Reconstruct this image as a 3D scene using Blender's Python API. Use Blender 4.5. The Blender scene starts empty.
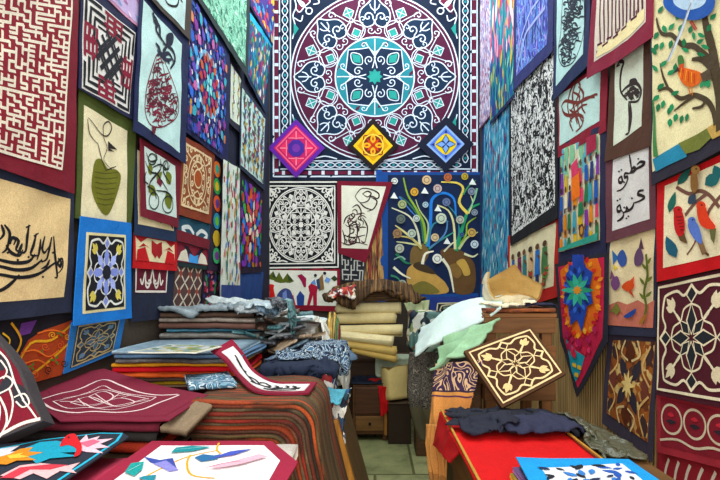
import bpy, math, random
import numpy as np
from mathutils import Vector, Matrix, noise
from mathutils.geometry import delaunay_2d_cdt, tessellate_polygon
PI = math.pi
rnd = random.Random(7)
SC = bpy.context.scene
COL = SC.collection
# ---- the place: a narrow shop aisle, X right, Y into the shop, Z up; the camera stands at the entrance
F, CX, CY, EYE = 480.0, 375.0, 285.0, 1.5
HALF, DEEP, TALL = 1.2, 5.5, 5.2

def ray(px, py): return np.array([(px - CX) / F, 1.0, (CY - py) / F])
def at_y(px, py, y): d = ray(px, py); return np.array([0, 0, EYE]) + d * y
def at_z(px, py, z): d = ray(px, py); return np.array([0, 0, EYE]) + d * ((z - EYE) / d[2])
def Q(ox, oy, sc, pts): return [(ox + x / sc, oy + y / sc) for x, y in pts]

# ---- colours and materials
def lin(h):
    h = h.lstrip('#'); out = []
    for i in (0, 2, 4):
        c = int(h[i:i+2], 16) / 255
        out.append(c / 12.92 if c <= .04045 else ((c + .055) / 1.055) ** 2.4)
    return sat([.8*(c/.8)**1.10 for c in out], 1.02)
def sat(c, k=1.0):
    g = .3 * c[0] + .59 * c[1] + .11 * c[2]
    return [max(0, g + (x - g) * k) for x in c]
MATS = {}
class NT:
    def __init__(s, name):
        s.m = bpy.data.materials.new(name); s.m.use_nodes = True
        s.t = s.m.node_tree; s.b = s.t.nodes['Principled BSDF']
        s.b.inputs['Roughness'].default_value = .85
        s.b.inputs['Specular IOR Level'].default_value = .25
        s.tc = s.t.nodes.new('ShaderNodeTexCoord')
    def n(s, typ, **kw):
        x = s.t.nodes.new('ShaderNode' + typ)
        for k, v in kw.items():
            if k[0] == '_': setattr(x, k[1:], v)
            else: x.inputs[k.replace('__', ' ')].default_value = v
        return x
    def l(s, a, b): s.t.links.new(a, b)
    def coord(s, scale=(1, 1, 1), rot=(0, 0, 0)):
        mp = s.n('Mapping'); mp.inputs['Scale'].default_value = scale; mp.inputs['Rotation'].default_value = rot
        s.l(s.tc.outputs['Object'], mp.inputs['Vector']); return mp.outputs[0]
    def noise(s, vec, scale, detail=3, rough=.55, dist=0):
        x = s.n('TexNoise', Scale=scale, Detail=detail, Roughness=rough, Distortion=dist); s.l(vec, x.inputs['Vector']); return x.outputs['Fac']
    def ramp(s, fac, stops, interp='LINEAR'):
        r = s.n('ValToRGB'); r.color_ramp.interpolation = interp
        e = r.color_ramp.elements
        while len(e) < len(stops): e.new(.5)
        for i, (p, c) in enumerate(stops): e[i].position = p; e[i].color = (*c[:3], 1)
        s.l(fac, r.inputs['Fac']); return r.outputs['Color']
    def math(s, op, a, b=None):
        x = s.n('Math', _operation=op)
        for i, v in enumerate((a, b)):
            if v is None: continue
            if isinstance(v, (int, float)): x.inputs[i].default_value = v
            else: s.l(v, x.inputs[i])
        return x.outputs[0]
    def mul(s, col, fac, lo, hi):
        mr = s.n('MapRange'); mr.inputs['From Min'].default_value = .25; mr.inputs['From Max'].default_value = .75
        mr.inputs['To Min'].default_value = lo; mr.inputs['To Max'].default_value = hi; s.l(fac, mr.inputs['Value'])
        mx = s.n('VectorMath', _operation='SCALE')
        if isinstance(col, (list, tuple)): mx.inputs[0].default_value = col[:3]
        else: s.l(col, mx.inputs[0])
        s.l(mr.outputs[0], mx.inputs['Scale']); return mx.outputs[0]
    def bump(s, fac, strength, dist):
        b = s.n('Bump', Strength=strength, Distance=dist); s.l(fac, b.inputs['Height']); s.l(b.outputs[0], s.b.inputs['Normal'])
def M(h, kind='cloth'):
    key = h + kind
    if key in MATS: return MATS[key]
    t = NT(kind + '_' + h); c = lin(h); v = t.coord()
    if kind == 'cloth':
        col = t.mul(c, t.noise(v, 9, 4), .9, 1.1)
        col = t.mul(col, t.noise(v, 240, 3, .7), .7, 1.28)
        t.l(col, t.b.inputs['Base Color'])
        t.bump(t.noise(v, 14, 4, .6), .25, .02)
    elif kind == 'wrap':                       # cloth in clear plastic sleeves
        col = t.mul(c, t.noise(v, 40, 4), .7, 1.3); t.l(col, t.b.inputs['Base Color'])
        t.b.inputs['Roughness'].default_value = .28; t.b.inputs['Specular IOR Level'].default_value = .6
        t.bump(t.noise(v, 30, 5, .65), .5, .02)
    elif kind == 'wood':
        g = t.noise(t.coord((40, 40, 3)), 1.0, 5, .6, .4)
        col = t.mul(c, g, .6, 1.35); t.l(col, t.b.inputs['Base Color'])
        t.b.inputs['Roughness'].default_value = .6; t.bump(g, .3, .004)
    elif kind == 'metal':
        t.l(t.mul(c, t.noise(v, 30, 3), .9, 1.1), t.b.inputs['Base Color']); t.b.inputs['Metallic'].default_value = .8; t.b.inputs['Roughness'].default_value = .4
    MATS[key] = t.m; return t.m
def Mwoodx(h, rot):                             # wood with the grain along x or y
    key = 'wx' + h + rot
    if key in MATS: return MATS[key]
    t = NT('wood_grain'); g = t.noise(t.coord((3, 40, 40) if rot == 'x' else (40, 3, 40)), 1.0, 5, .6, .4)
    t.l(t.mul(lin(h), g, .55, 1.35), t.b.inputs['Base Color']); t.b.inputs['Roughness'].default_value = .6; t.bump(g, .3, .004)
    MATS[key] = t.m; return t.m
def Mlab(name, cols, scale, freq, stretch=(1, 1, 1), dist=.6, interp='CONSTANT'):
    """printed cloth with winding lines: bands along the contours of a noise field"""
    if name in MATS: return MATS[name]
    t = NT(name); v = t.coord(stretch)
    f = t.noise(v, scale, 1.5, .5, dist)
    f = t.math('FRACT', t.math('MULTIPLY', f, freq))
    k = len(cols); stops = [(i / k, lin(c)) for i, c in enumerate(cols)]
    col = t.ramp(f, stops, interp)
    t.l(t.mul(col, t.noise(t.coord(), 200, 2), .85, 1.15), t.b.inputs['Base Color'])
    MATS[name] = t.m; return t.m
def Mblot(name, cols, scale, stretch=(1, 1, 1), rough=.6):
    """cloth printed all over in small patches of several colours"""
    if name in MATS: return MATS[name]
    t = NT(name); v = t.coord(stretch)
    vo = t.n('TexVoronoi', Scale=scale); t.l(v, vo.inputs['Vector'])
    ds = t.n('VectorMath', _operation='ADD'); ns = t.n('TexNoise', Scale=scale * .8, Detail=2); t.l(v, ns.inputs['Vector'])
    sc_ = t.n('VectorMath', _operation='SCALE'); sc_.inputs['Scale'].default_value = .9 / scale; t.l(ns.outputs['Color'], sc_.inputs[0])
    t.l(v, ds.inputs[0]); t.l(sc_.outputs[0], ds.inputs[1]); t.l(ds.outputs[0], vo.inputs['Vector'])
    sx = t.n('SeparateColor'); t.l(vo.outputs['Color'], sx.inputs[0])
    k = len(cols); col = t.ramp(sx.outputs[0], [(i / k, lin(c)) for i, c in enumerate(cols)], 'CONSTANT')
    t.l(t.mul(col, t.noise(t.coord(), 200, 2), .85, 1.15), t.b.inputs['Base Color'])
    t.b.inputs['Roughness'].default_value = rough
    t.bump(t.noise(t.coord(), 25, 4), .3, .02)
    MATS[name] = t.m; return t.m
def Mstripe(name, cols, scale, axis):
    """woven cloth in narrow stripes"""
    if name in MATS: return MATS[name]
    t = NT(name); st = [1.5, 1.5, 1.5]; st[axis] = scale
    f = t.noise(t.coord(st), 1.0, 3, .7, .2)
    k = len(cols); col = t.ramp(f, [(.25 + .5 * i / k, lin(c)) for i, c in enumerate(cols)])
    t.l(t.mul(col, t.noise(t.coord(), 180, 3), .65, 1.35), t.b.inputs['Base Color'])
    t.bump(t.noise(t.coord(), 120, 3), .5, .006)
    MATS[name] = t.m; return t.m
def mat_of(c): return M(c) if isinstance(c, str) else c

# ---- objects
def tag(o, label=None, cat=None, group=None, kind=None):
    for k, v in (('label', label), ('category', cat), ('group', group), ('kind', kind)):
        if v: o[k] = v
    return o
def thing(name, loc, label, cat, group=None):
    o = bpy.data.objects.new(name, None); COL.objects.link(o); o.location = Vector([float(x) for x in loc]); o.empty_display_size = .05
    return tag(o, label, cat, group)
def mesh(name, verts, faces, mats, idx=None, parent=None, org=(0, 0, 0), smooth=False):
    v = np.asarray(verts, dtype=float).reshape(-1, 3) - np.asarray(org, dtype=float)
    me = bpy.data.meshes.new(name); me.from_pydata(v.tolist(), [], [list(map(int, f)) for f in faces])
    for m in (mats if isinstance(mats, (list, tuple)) else [mats]): me.materials.append(mat_of(m))
    if idx is not None: me.polygons.foreach_set('material_index', np.asarray(idx, dtype=np.int32))
    if smooth: me.polygons.foreach_set('use_smooth', np.ones(len(me.polygons), dtype=bool))
    me.update()
    o = bpy.data.objects.new(name, me); COL.objects.link(o)
    if parent is not None: o.parent = parent
    else: o.location = Vector([float(x) for x in org])
    return o

def crom(p, sub=5, closed=False):
    p = np.asarray(p, dtype=float); n = len(p)
    if n < 3: return p
    out = []
    for i in range(n if closed else n - 1):
        if closed: a, b, c, d = p[(i-1) % n], p[i], p[(i+1) % n], p[(i+2) % n]
        else: a, b, c, d = p[max(i-1, 0)], p[i], p[i+1], p[min(i+2, n-1)]
        for k in range(sub):
            t = k / sub
            out.append(.5 * ((2*b) + (c-a)*t + (2*a-5*b+4*c-d)*t*t + (3*b-a-3*c+d)*t**3))
    if not closed: out.append(p[-1])
    return np.array(out)
def tri_fill(poly, step=.03):
    poly = np.asarray(poly, dtype=float); ext = np.ptp(poly, axis=0).max()
    if ext < .05:
        tr = tessellate_polygon([[Vector((x, y, 0)) for x, y in poly]])
        return poly, [t for t in tr if len(set(t)) == 3]
    h = max(step, ext / 28); lo, hi = poly.min(0), poly.max(0)
    dense = []
    for i in range(len(poly)):
        a, b = poly[i], poly[(i+1) % len(poly)]; k = max(1, int(np.linalg.norm(b - a) / h))
        for j in range(k): dense.append(a + (b - a) * j / k)
    pts = [Vector(x) for x in dense]; n = len(pts)
    for x in np.arange(lo[0] + h*.5, hi[0], h):
        for y in np.arange(lo[1] + h*.5, hi[1], h): pts.append(Vector((x, y)))
    r = delaunay_2d_cdt(pts, [(i, (i+1) % n) for i in range(n)], [list(range(n))], 1, 1e-6)
    return np.array([(v.x, v.y) for v in r[0]]), [tuple(f) for f in r[2]]

class Canvas:
    """pieces of cloth sewn on one panel: drawn in photo pixels on its plane ('px') or in -1..1 across its field ('n')"""
    def __init__(s, pan, name, mode='n', clip=False):
        s.p, s.name, s.mode, s.clip = pan, name, mode, clip
        s.V, s.Fc, s.I, s.nv, s.cols, s.zl, s.stack = [], [], [], 0, [], {}, [np.eye(3)]
        s.z0 = pan.z
    def up(s): s.z0 = s.p.z; s.zl = {}; return s
    def z(s, col):
        if col not in s.zl:
            s.zl[col] = s.z0 + .0005 * (len(s.zl) + 1); s.p.z = max(s.p.z, s.zl[col])
        return s.zl[col]
    def push(s, x=0, y=0, rot=0, sx=1, sy=None):
        sy = sx if sy is None else sy; c, n = math.cos(rot), math.sin(rot)
        s.stack.append(s.stack[-1] @ np.array([[c*sx, -n*sy, x], [n*sx, c*sy, y], [0, 0, 1]])); return s
    def pop(s): s.stack.pop(); return s
    def tr(s, pts):
        m = s.stack[-1]; p = np.asarray(pts, dtype=float); p = p @ m[:2, :2].T + m[:2, 2]
        return s.p.px(p) if s.mode == 'px' else s.p.uv(np.clip(p, -1, 1) if s.clip else p)
    def k(s):
        m = s.stack[-1]; return math.sqrt(abs(np.linalg.det(m[:2, :2]))) * (s.p.upx if s.mode == 'px' else s.p.un)
    def add(s, st, faces, col):
        if col not in s.cols: s.cols.append(col)
        s.V.append(np.column_stack([st, np.full(len(st), s.z(col))]))
        ci = s.cols.index(col)
        for f in faces: s.Fc.append([i + s.nv for i in f]); s.I.append(ci)
        s.nv += len(st)
    def fill(s, pts, col, smooth=False, sub=4):
        if smooth: pts = crom(pts, sub, True)
        st = s.tr(pts)
        if np.ptp(st, axis=0).max() < 1e-4: return s
        v, f = tri_fill(st); s.add(v, f, col); return s
    def stroke(s, pts, w, col, closed=False, smooth=True, tap=None, sub=4):
        if smooth: pts = crom(pts, sub, closed)
        p = s.tr(pts)
        if closed: p = np.vstack([p, p[:1]])
        q = [p[0]]
        for a, b in zip(p[:-1], p[1:]):
            d = np.linalg.norm(b - a)
            if d < 1e-6: continue
            k = max(1, int(d / .035))
            for j in range(1, k + 1): q.append(a + (b - a) * j / k)
        p = np.array(q); n = len(p)
        if n < 2: return s
        if closed: tg = np.roll(p[:-1], -1, 0) - np.roll(p[:-1], 1, 0); tg = np.vstack([tg, tg[:1]])
        else: tg = np.gradient(p, axis=0)
        tg /= np.maximum(np.linalg.norm(tg, axis=1), 1e-9)[:, None]
        nr = np.column_stack([-tg[:, 1], tg[:, 0]]); hw = np.full(n, w * s.k() * (1.3 if s.mode == 'px' and abs(s.p.N[0]) > .9 else 1) / 2)
        if tap: hw = hw * np.interp(np.linspace(0, 1, n), np.linspace(0, 1, len(tap)), tap)
        if not closed:
            p[0] -= tg[0] * hw[0] * .5; p[-1] += tg[-1] * hw[-1] * .5
        st = np.vstack([p + nr * hw[:, None], p - nr * hw[:, None]])
        s.add(st, [(i, i+1, n+i+1, n+i) for i in range(n - 1)], col); return s
    def disc(s, x, y, r, col, ry=None, n=14): 
        a = np.linspace(0, 2*PI, n, endpoint=False); return s.fill(np.column_stack([x + r*np.cos(a), y + (ry or r)*np.sin(a)]), col)
    def ring(s, x, y, r, w, col, ry=None, n=40):
        a = np.linspace(0, 2*PI, n, endpoint=False); return s.stroke(np.column_stack([x + r*np.cos(a), y + (ry or r)*np.sin(a)]), w, col, True, False)
    def arc(s, x, y, r, a0, a1, w, col, n=16):
        a = np.linspace(a0, a1, n); return s.stroke(np.column_stack([x + r*np.cos(a), y + r*np.sin(a)]), w, col, False, False)
    def leaf(s, x, y, ang, ln, wd, col, n=5):
        t = np.linspace(0, 1, n); h = wd * .5 * np.sin(PI * t ** .8)
        a = np.vstack([np.column_stack([t*ln, h]), np.column_stack([t[::-1]*ln, -h[::-1]])[1:-1]])
        c, d = math.cos(ang), math.sin(ang)
        return s.fill(a @ np.array([[c, d], [-d, c]]) + [x, y], col)
    def spiral(s, x, y, a0, r, turns, w, col, tail=None):
        t = np.linspace(0, 1, int(10 * abs(turns)) + 6); rr = r * (1 - .85 * t); a = a0 + turns * 2 * PI * t
        p = np.column_stack([x + rr*np.cos(a), y + rr*np.sin(a)])
        if tail is not None: p = np.vstack([np.array(tail).reshape(-1, 2), p])
        return s.stroke(p, w, col, False, False)
    def done(s):
        if not s.V: return None
        V = np.vstack(s.V)
        return mesh(s.name, s.p.world(V[:, :2], V[:, 2]), s.Fc, s.cols, s.I, s.p.root, s.p.org)

class Panel:
    """a hung or laid sheet of sewn cloth: slab, field and motifs as parts of one thing"""
    def __init__(s, wall, d, outline, label, border, field=None, bw=.03, fpx=None, name='cloth_hanging', cat='cloth hanging',
                 group=None, thick=.004, amp=.003, frame=None, z=0):
        if frame is not None: O, S, T, N = frame
        elif wall == 'L': O, S, T, N = (-HALF + d, 0, 0), (0, 1, 0), (0, 0, -1), (1, 0, 0)
        elif wall == 'R': O, S, T, N = (HALF - d, 0, 0), (0, -1, 0), (0, 0, -1), (-1, 0, 0)
        elif wall == 'B': O, S, T, N = (0, DEEP - d, 0), (1, 0, 0), (0, 0, -1), (0, -1, 0)
        s.O, s.S, s.T, s.N = (np.array(x, dtype=float) for x in (O, S, T, N))
        s.amp = amp; s.ph = [rnd.uniform(0, 6) for _ in range(4)]
        ol = s.px(np.array(outline, dtype=float)); s.ol = ol
        cen = ol.mean(0); s.org = s.world(cen[None], np.zeros(1))[0]
        s.root = thing(name, s.org, label, cat, group or {'L': 'cloth hangings on the left wall', 'R': 'cloth hangings on the right wall', 'B': 'cloth hangings on the back wall'}.get(wall))
        s.upx = float((s.org - np.array([0, 0, EYE]))[1]) / F; s.z = 0
        s.slab('border' if (field or fpx) else 'cloth', ol, 0, thick, border)
        s.fq = ol[:4]
        if field or fpx:
            if fpx: f = s.px(np.array(fpx, dtype=float))
            else: f = s.inset(ol[:4], bw)
            s.fq = f[:4]; s.slab('field', f, .0012, .0010, field); s.z = .0012
        s.un = .25 * (np.linalg.norm(s.fq[1] - s.fq[0]) + np.linalg.norm(s.fq[3] - s.fq[0]))
        s.z += .0006
    def px(s, p):
        d = np.column_stack([(p[:, 0] - CX) / F, np.ones(len(p)), (CY - p[:, 1]) / F]); e = np.array([0, 0, EYE])
        t = ((s.O - e) @ s.N) / (d @ s.N); w = e + d * t[:, None] - s.O
        return np.column_stack([w @ s.S, w @ s.T])
    def uv(s, p):
        u, v = (p[:, :1] + 1) / 2, (p[:, 1:2] + 1) / 2; a, b, c, d = s.fq
        return (1-v)*((1-u)*a + u*b) + v*((1-u)*d + u*c)
    def wave(s, st):
        a, b = st[:, 0], st[:, 1]; p = s.ph
        return s.amp * (.6*np.sin(a*2*PI/.31 + p[0] + .8*np.sin(b*4 + p[1])) + .4*np.sin(b*2*PI/.43 + p[2]) + .3*np.sin((a+b)*2*PI/.22 + p[3]))
    def world(s, st, z):
        return s.O + st[:, :1]*s.S + st[:, 1:2]*s.T + (z + s.wave(st))[:, None]*s.N
    def inset(s, q, bw):
        if not isinstance(bw, (tuple, list)): bw = (bw,) * 4
        l, t, r, b = bw; off = [t, r, b, l]; c = q.mean(0); L = []
        for i in range(4):
            a, e = q[i], q[(i+1) % 4]; n = np.array([-(e-a)[1], (e-a)[0]]); n /= np.linalg.norm(n)
            if n @ (c - a) < 0: n = -n
            L.append((a + n*off[i], e - a))
        out = []
        for i in range(4):
            (p, d), (q2, e) = L[i-1], L[i]; m = np.array([d, -e]).T; k = np.linalg.solve(m, q2 - p); out.append(p + d*k[0])
        return np.array(out)
    def slab(s, name, poly, z, th, col):
        v, f = tri_fill(poly); n = len(v)
        V = np.vstack([s.world(v, np.full(n, z)), s.world(v, np.full(n, z - th))])
        cnt = {}
        for t in f:
            for i in range(3): e = (t[i], t[(i+1) % 3]); cnt[e] = 1
        rim = [e for e in cnt if (e[1], e[0]) not in cnt]
        flip = np.cross(s.S, s.T) @ s.N < 0
        front = [t[::-1] if flip else t for t in f]
        faces = front + [[i + n for i in t[::-1]] for t in front] + [(b, a, a + n, b + n) if not flip else (a, b, b + n, a + n) for a, b in rim]
        return mesh(name, V, faces, [col], None, s.root, s.org)
    def cv(s, name, mode='n', clip=False): return Canvas(s, name, mode, clip)
CREAM, WHITE, NAVY, MAROON, RED, BLACK = 'ecdfbe', 'dfe6e4', '222b48', '7d1733', 'd01a1c', '17171d'
OLIVE, BLUE, TEAL, BROWN = '5d6424', '1b78cf', '1b8f9b', '6b432e'

def star_motif(c, line, petal, bud, lw=.045, frame=True, mid=None):
    """eight-petal star in an ogee frame, leaf buds in the corners"""
    mid = mid or petal
    for k in range(4):
        c.push(rot=k*PI/2)
        c.fill([(0, -.06), (.13, -.3), (0, -.58), (-.13, -.3)], petal)
        c.fill([(0, -.6), (.13, -.74), (0, -.9), (-.13, -.74)], petal)
        c.push(rot=PI/4); c.fill([(0, -.08), (.1, -.24), (0, -.44), (-.1, -.24)], mid); c.pop()
        for a in (-.5, 0, .5): c.leaf(.5, -.5, -PI/4 + a, .34 if a == 0 else .26, .15, bud)
        c.pop()
    for k in range(4):
        c.push(rot=k*PI/2)
        c.stroke([(0, -.06), (.13, -.3), (0, -.58), (-.13, -.3)], lw*.7, line, True, False)
        c.stroke([(0, -.6), (.13, -.74), (0, -.9), (-.13, -.74)], lw*.7, line, True, False)
        c.push(rot=PI/4); c.stroke([(0, -.08), (.1, -.24), (0, -.44), (-.1, -.24)], lw*.6, line, True, False); c.pop()
        c.stroke([(0, -.58), (.2, -.5), (.3, -.3), (.46, -.46), (.3, -.3), (.5, -.2), (.58, 0)], lw*.7, line)
        c.stroke([(0, -.9), (.2, -.74), (.42, -.84), (.72, -.8), (.8, -.72), (.84, -.42), (.74, -.2), (.9, 0)], lw, line)
        c.stroke([(.46, -.46), (.52, -.52)], lw, line)
        c.pop()
    if frame: c.stroke([(-.97, -.97), (.97, -.97), (.97, .97), (-.97, .97)], lw, line, True, False)

def heart(c, line, fill, w, inner=True):
    """heart medallion, tip outwards at -y, about one unit tall"""
    h = [(0, -.62), (.2, -.4), (.46, -.16), (.5, .16), (.3, .4), (.06, .34), (0, .22), (-.06, .34), (-.3, .4), (-.5, .16), (-.46, -.16), (-.2, -.4)]
    if fill: c.fill(h, fill, True)
    c.stroke(h, w, line, True)
    for m in (1, -1):
        c.push(sx=m, sy=1); c.spiral(.22, .08, PI*.9, .17, 1.1, w, line, (.0, .22)); 
        c.stroke([(0, -.12), (.12, -.22), (.16, -.34)], w*.9, line); c.pop()
    c.stroke([(0, -.05), (0, -.46)], w, line, False, False)

def arabesque(c, R, w, line, g_ring, g_in, dark, accent, n=8, inner_dark=None):
    """round interlace: ring of heart medallions and scrolls about an inner disc with a four-part star"""
    if g_ring: c.disc(0, 0, R, g_ring, n=64)
    c.up()
    ri = R * .47
    if g_in: c.disc(0, 0, ri, g_in, n=48)
    for k in range(n):
        c.push(rot=(k + .5)*2*PI/n)
        c.fill([(-R*.055, -R*.57), (0, -R*.52), (R*.055, -R*.57), (0, -R*.62)], accent)
        c.fill([(-R*.06, -R*.82), (0, -R*.75), (R*.06, -R*.82), (0, -R*.88)], accent); c.pop()
    c.up()
    for k in range(n):
        c.push(rot=k*2*PI/n); c.push(0, -R*.74, 0, R*.36); heart(c, line, dark, w / (R*.36)); c.pop(); c.pop()
    c.ring(0, 0, R, w*1.2, line, n=72); c.ring(0, 0, R*.955, w*.8, line, n=72); c.ring(0, 0, ri, w*1.2, line, n=56)
    for k in range(n):
        c.push(rot=(k + .5)*2*PI/n)
        c.stroke([(-R*.06, -R*.57), (0, -R*.51), (R*.06, -R*.57), (0, -R*.63)], w*.7, line, True, False); c.ring(0, -R*.6, R*.115, w*.7, line, n=20)
        c.stroke([(-R*.07, -R*.82), (0, -R*.74), (R*.07, -R*.82), (0, -R*.89)], w*.7, line, True, False); c.stroke([(-R*.2, -R*.92), (-R*.1, -R*.8), (0, -R*.7), (R*.1, -R*.8), (R*.2, -R*.92)], w*.7, line); c.stroke([(0, -R*.74), (0, -R*.89)], w*.6, line, False, False); c.stroke([(-R*.07, -R*.82), (R*.07, -R*.82)], w*.6, line, False, False)
        for m in (1, -1):
            c.push(sx=m, sy=1)
            c.stroke([(R*.02, -R*.5), (R*.1, -R*.6), (R*.03, -R*.68), (R*.02, -R*.74)], w*.8, line)
            c.spiral(R*.17, -R*.53, PI*.2, R*.05, 1.1, w*.7, line); c.spiral(R*.13, -R*.69, PI*.6, R*.045, 1.1, w*.7, line); c.spiral(R*.2, -R*.87, PI*.8, R*.05, 1, w*.8, line)
            c.pop()
        c.pop()
    if inner_dark:
        for k in range(4):
            c.push(rot=k*PI/2 + PI/4)
            c.fill([(0, 0), (ri*.36, -ri*.3), (ri*.42, -ri*.62), (0, -ri*.95), (-ri*.42, -ri*.62), (-ri*.36, -ri*.3)], inner_dark); c.pop()
    c.up()
    for k in range(4):
        c.push(rot=k*PI/2 + PI/4)
        c.stroke([(ri*.12, -ri*.2), (ri*.36, -ri*.34), (ri*.42, -ri*.62), (0, -ri*.95), (-ri*.42, -ri*.62), (-ri*.36, -ri*.34), (-ri*.12, -ri*.2)], w*.9, line, False, False)
        c.fill([(0, -ri*.5), (ri*.12, -ri*.64), (0, -ri*.82), (-ri*.12, -ri*.64)], accent)
        c.stroke([(0, -ri*.46), (ri*.14, -ri*.64), (0, -ri*.84), (-ri*.14, -ri*.64)], w*.8, line, True)
        for m in (1, -1): c.push(sx=m, sy=1); c.spiral(ri*.2, -ri*.4, PI*.9, ri*.12, 1.2, w*.8, line); c.pop()
        c.pop()
        c.push(rot=k*PI/2)
        c.stroke([(0, -ri*.55), (0, -ri*.95)], w*.9, line, False, False)
        for m in (1, -1): c.push(sx=m, sy=1); c.stroke([(0, -ri*.6), (ri*.14, -ri*.72), (ri*.22, -ri*.86)], w*.8, line); c.spiral(ri*.28, -ri*.8, PI, ri*.08, 1, w*.7, line); c.pop()
        c.pop()
    for k in range(8): c.push(rot=k*PI/4); c.fill([(0, 0), (ri*.07, -ri*.1), (0, -ri*.2), (-ri*.07, -ri*.1)], accent); c.pop()

def corner_scroll(c, w, line, s=1):
    """scrolls filling a corner, drawn from the corner (0,0) towards +x +y"""
    for m in ((1, 0), (0, 1)):
        f = (lambda x, y: (x*s, y*s)) if m[0] else (lambda x, y: (y*s, x*s))
        c.stroke([f(.05, .05), f(.3, .12), f(.5, .05), f(.75, .1), f(1.0, .04)], w, line)
        c.stroke([f(.12, .1), f(.25, .3), f(.42, .2), f(.36, .12)], w, line)
        c.stroke([f(.55, .08), f(.62, .22), f(.5, .26)], w, line)
    c.stroke([(.1*s, .1*s), (.34*s, .34*s)], w, line, False, False); c.ring(.4*s, .4*s, .07*s, w, line, n=12)

def maze(c, nx, ny, w, col, seed):
    """square script: thin lines that wander like a labyrinth over a grid"""
    r = random.Random(seed); par = list(range((nx+1)*(ny+1)))
    def find(i):
        while par[i] != i: par[i] = par[par[i]]; i = par[i]
        return i
    ed = [(i, j, 0) for i in range(nx) for j in range(ny+1)] + [(i, j, 1) for i in range(nx+1) for j in range(ny)]
    r.shuffle(ed); keep = set()
    for i, j, d in ed:
        a = i + j*(nx+1); b = a + 1 if d == 0 else a + nx + 1
        ra, rb = find(a), find(b)
        if ra != rb: par[ra] = rb; keep.add((i, j, d))
    X = lambda i: -1 + 2*i/nx
    Y = lambda j: -1 + 2*j/ny
    for j in range(ny+1):
        i = 0
        while i < nx:
            if (i, j, 0) in keep:
                k = i
                while k < nx and (k, j, 0) in keep: k += 1
                c.stroke([(X(i), Y(j)), (X(k), Y(j))], w, col, False, False); i = k
            else: i += 1
    for i in range(nx+1):
        j = 0
        while j < ny:
            if (i, j, 1) in keep:
                k = j
                while k < ny and (i, k, 1) in keep: k += 1
                c.stroke([(X(i), Y(j)), (X(i), Y(k))], w, col, False, False); j = k
            else: j += 1

def confetti(c, n, cols, l0, l1, asp=.4, seed=1, ang=None, spread=PI, box=(-1, 1, -1, 1), curl=0):
    """many small leaf-shaped pieces spread over the field"""
    r = random.Random(seed); g = int(math.sqrt(n)) + 1; cells = [(i, j) for i in range(g) for j in range(g)]; r.shuffle(cells)
    for i, j in cells[:n]:
        x = box[0] + (box[1]-box[0])*(i + r.uniform(.1, .9))/g; y = box[2] + (box[3]-box[2])*(j + r.uniform(.1, .9))/g
        a = (PI/2 if ang is None else ang) + r.uniform(-spread, spread); L = r.uniform(l0, l1); col = r.choice(cols)
        c.leaf(x - math.cos(a)*L/2, y - math.sin(a)*L/2, a, L, L*asp, col)

def sprigs(c, n, stem, leafc, blooms, x0, x1, y0, y1, seed, w=.02):
    """upright flowering stems side by side"""
    r = random.Random(seed)
    for i in range(n):
        x = x0 + (x1-x0)*(i + .5)/n; y = y1
        pts = [(x, y)]
        while y > y0: y -= .16; pts.append((x + r.uniform(-.1, .1)*(x1-x0)/n*2, y))
        c.stroke(pts, w, stem)
        for (px_, py_) in pts[1:]:
            for m in (-1, 1):
                c.leaf(px_, py_, -PI/2 + m*r.uniform(.5, 1.2), r.uniform(.12, .2), .07, r.choice(leafc))
            if r.random() < .7:
                q = r.choice(blooms); c.disc(px_ + r.uniform(-.05, .05), py_, r.uniform(.05, .09), q, n=8)

def rosettes(c, rings, clip=True):
    """concentric rings of petals: (radius, count, length, width, colours, phase)"""
    for R, n, L, Wd, cols, ph in rings:
        for k in range(n):
            a = (k + ph)*2*PI/n
            x, y = R*math.cos(a), R*math.sin(a)
            if abs(x) < 1.0 and abs(y) < 1.0: c.leaf(x, y, a, L, Wd, cols[k % len(cols)])

def swirl_fill(c, poly, n, w, cols, seed, size):
    """loops and hooks of script packed inside a shape"""
    r = random.Random(seed); P = np.array(poly); lo, hi = P.min(0), P.max(0)
    def inside(x, y):
        ins = False
        for i in range(len(P)):
            (x1, y1), (x2, y2) = P[i], P[i-1]
            if (y1 > y) != (y2 > y) and x < (x2-x1)*(y-y1)/(y2-y1) + x1: ins = not ins
        return ins
    k = t = 0
    while k < n and t < n*30:
        t += 1
        x, y = r.uniform(lo[0], hi[0]), r.uniform(lo[1], hi[1])
        if not inside(x, y): continue
        a = r.uniform(0, 2*PI); s = size*r.uniform(.6, 1.2); k += 1
        pts = [(x + s*u*math.cos(a) - s*v*math.sin(a), y + s*u*math.sin(a) + s*v*math.cos(a)) for u, v in r.choice([
            [(-.8, 0), (-.3, .4), (.3, .3), (.5, -.1), (.1, -.3), (-.1, 0)], [(-1, -.2), (-.4, .3), (.2, -.1), (.9, .3)], [(-.5, -.6), (-.4, .2), (.1, .5), (.6, .1)], [(-.7, 0), (0, .15), (.8, -.1)]])]
        if all(inside(*q) for q in pts): c.stroke(pts, w, r.choice(cols), tap=(.5, 1.2, 1, .4))
# ================= left wall
Panel('L', .006, [(180, -140), (269, -20), (269, 318), (180, 345)], 'plain indigo cloth hung behind the small hangings, deepest on the left wall', '22263c', None, amp=.001)
P = Panel('L', .052, [(-75, -90), (79, -60), (75, 194), (-75, 142)], 'big maroon hanging covered in cream square script, far left at the top', '7d1a2c', WHITE,
          fpx=[(-68, -78), (74, -58), (61, 169), (-68, 131)])
c = P.cv('script_pattern'); 
P2 = c; c.fill([(-1, -1), (1, -1), (1, 1), (-1, 1)], '8c1d2f'); c.up(); maze(c, 19, 46, .030, 'e6dcc8', 11)
c.stroke([(-1, -1), (1, -1), (1, 1), (-1, 1)], .03, 'e6dcc8', True, False); c.done()

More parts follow.
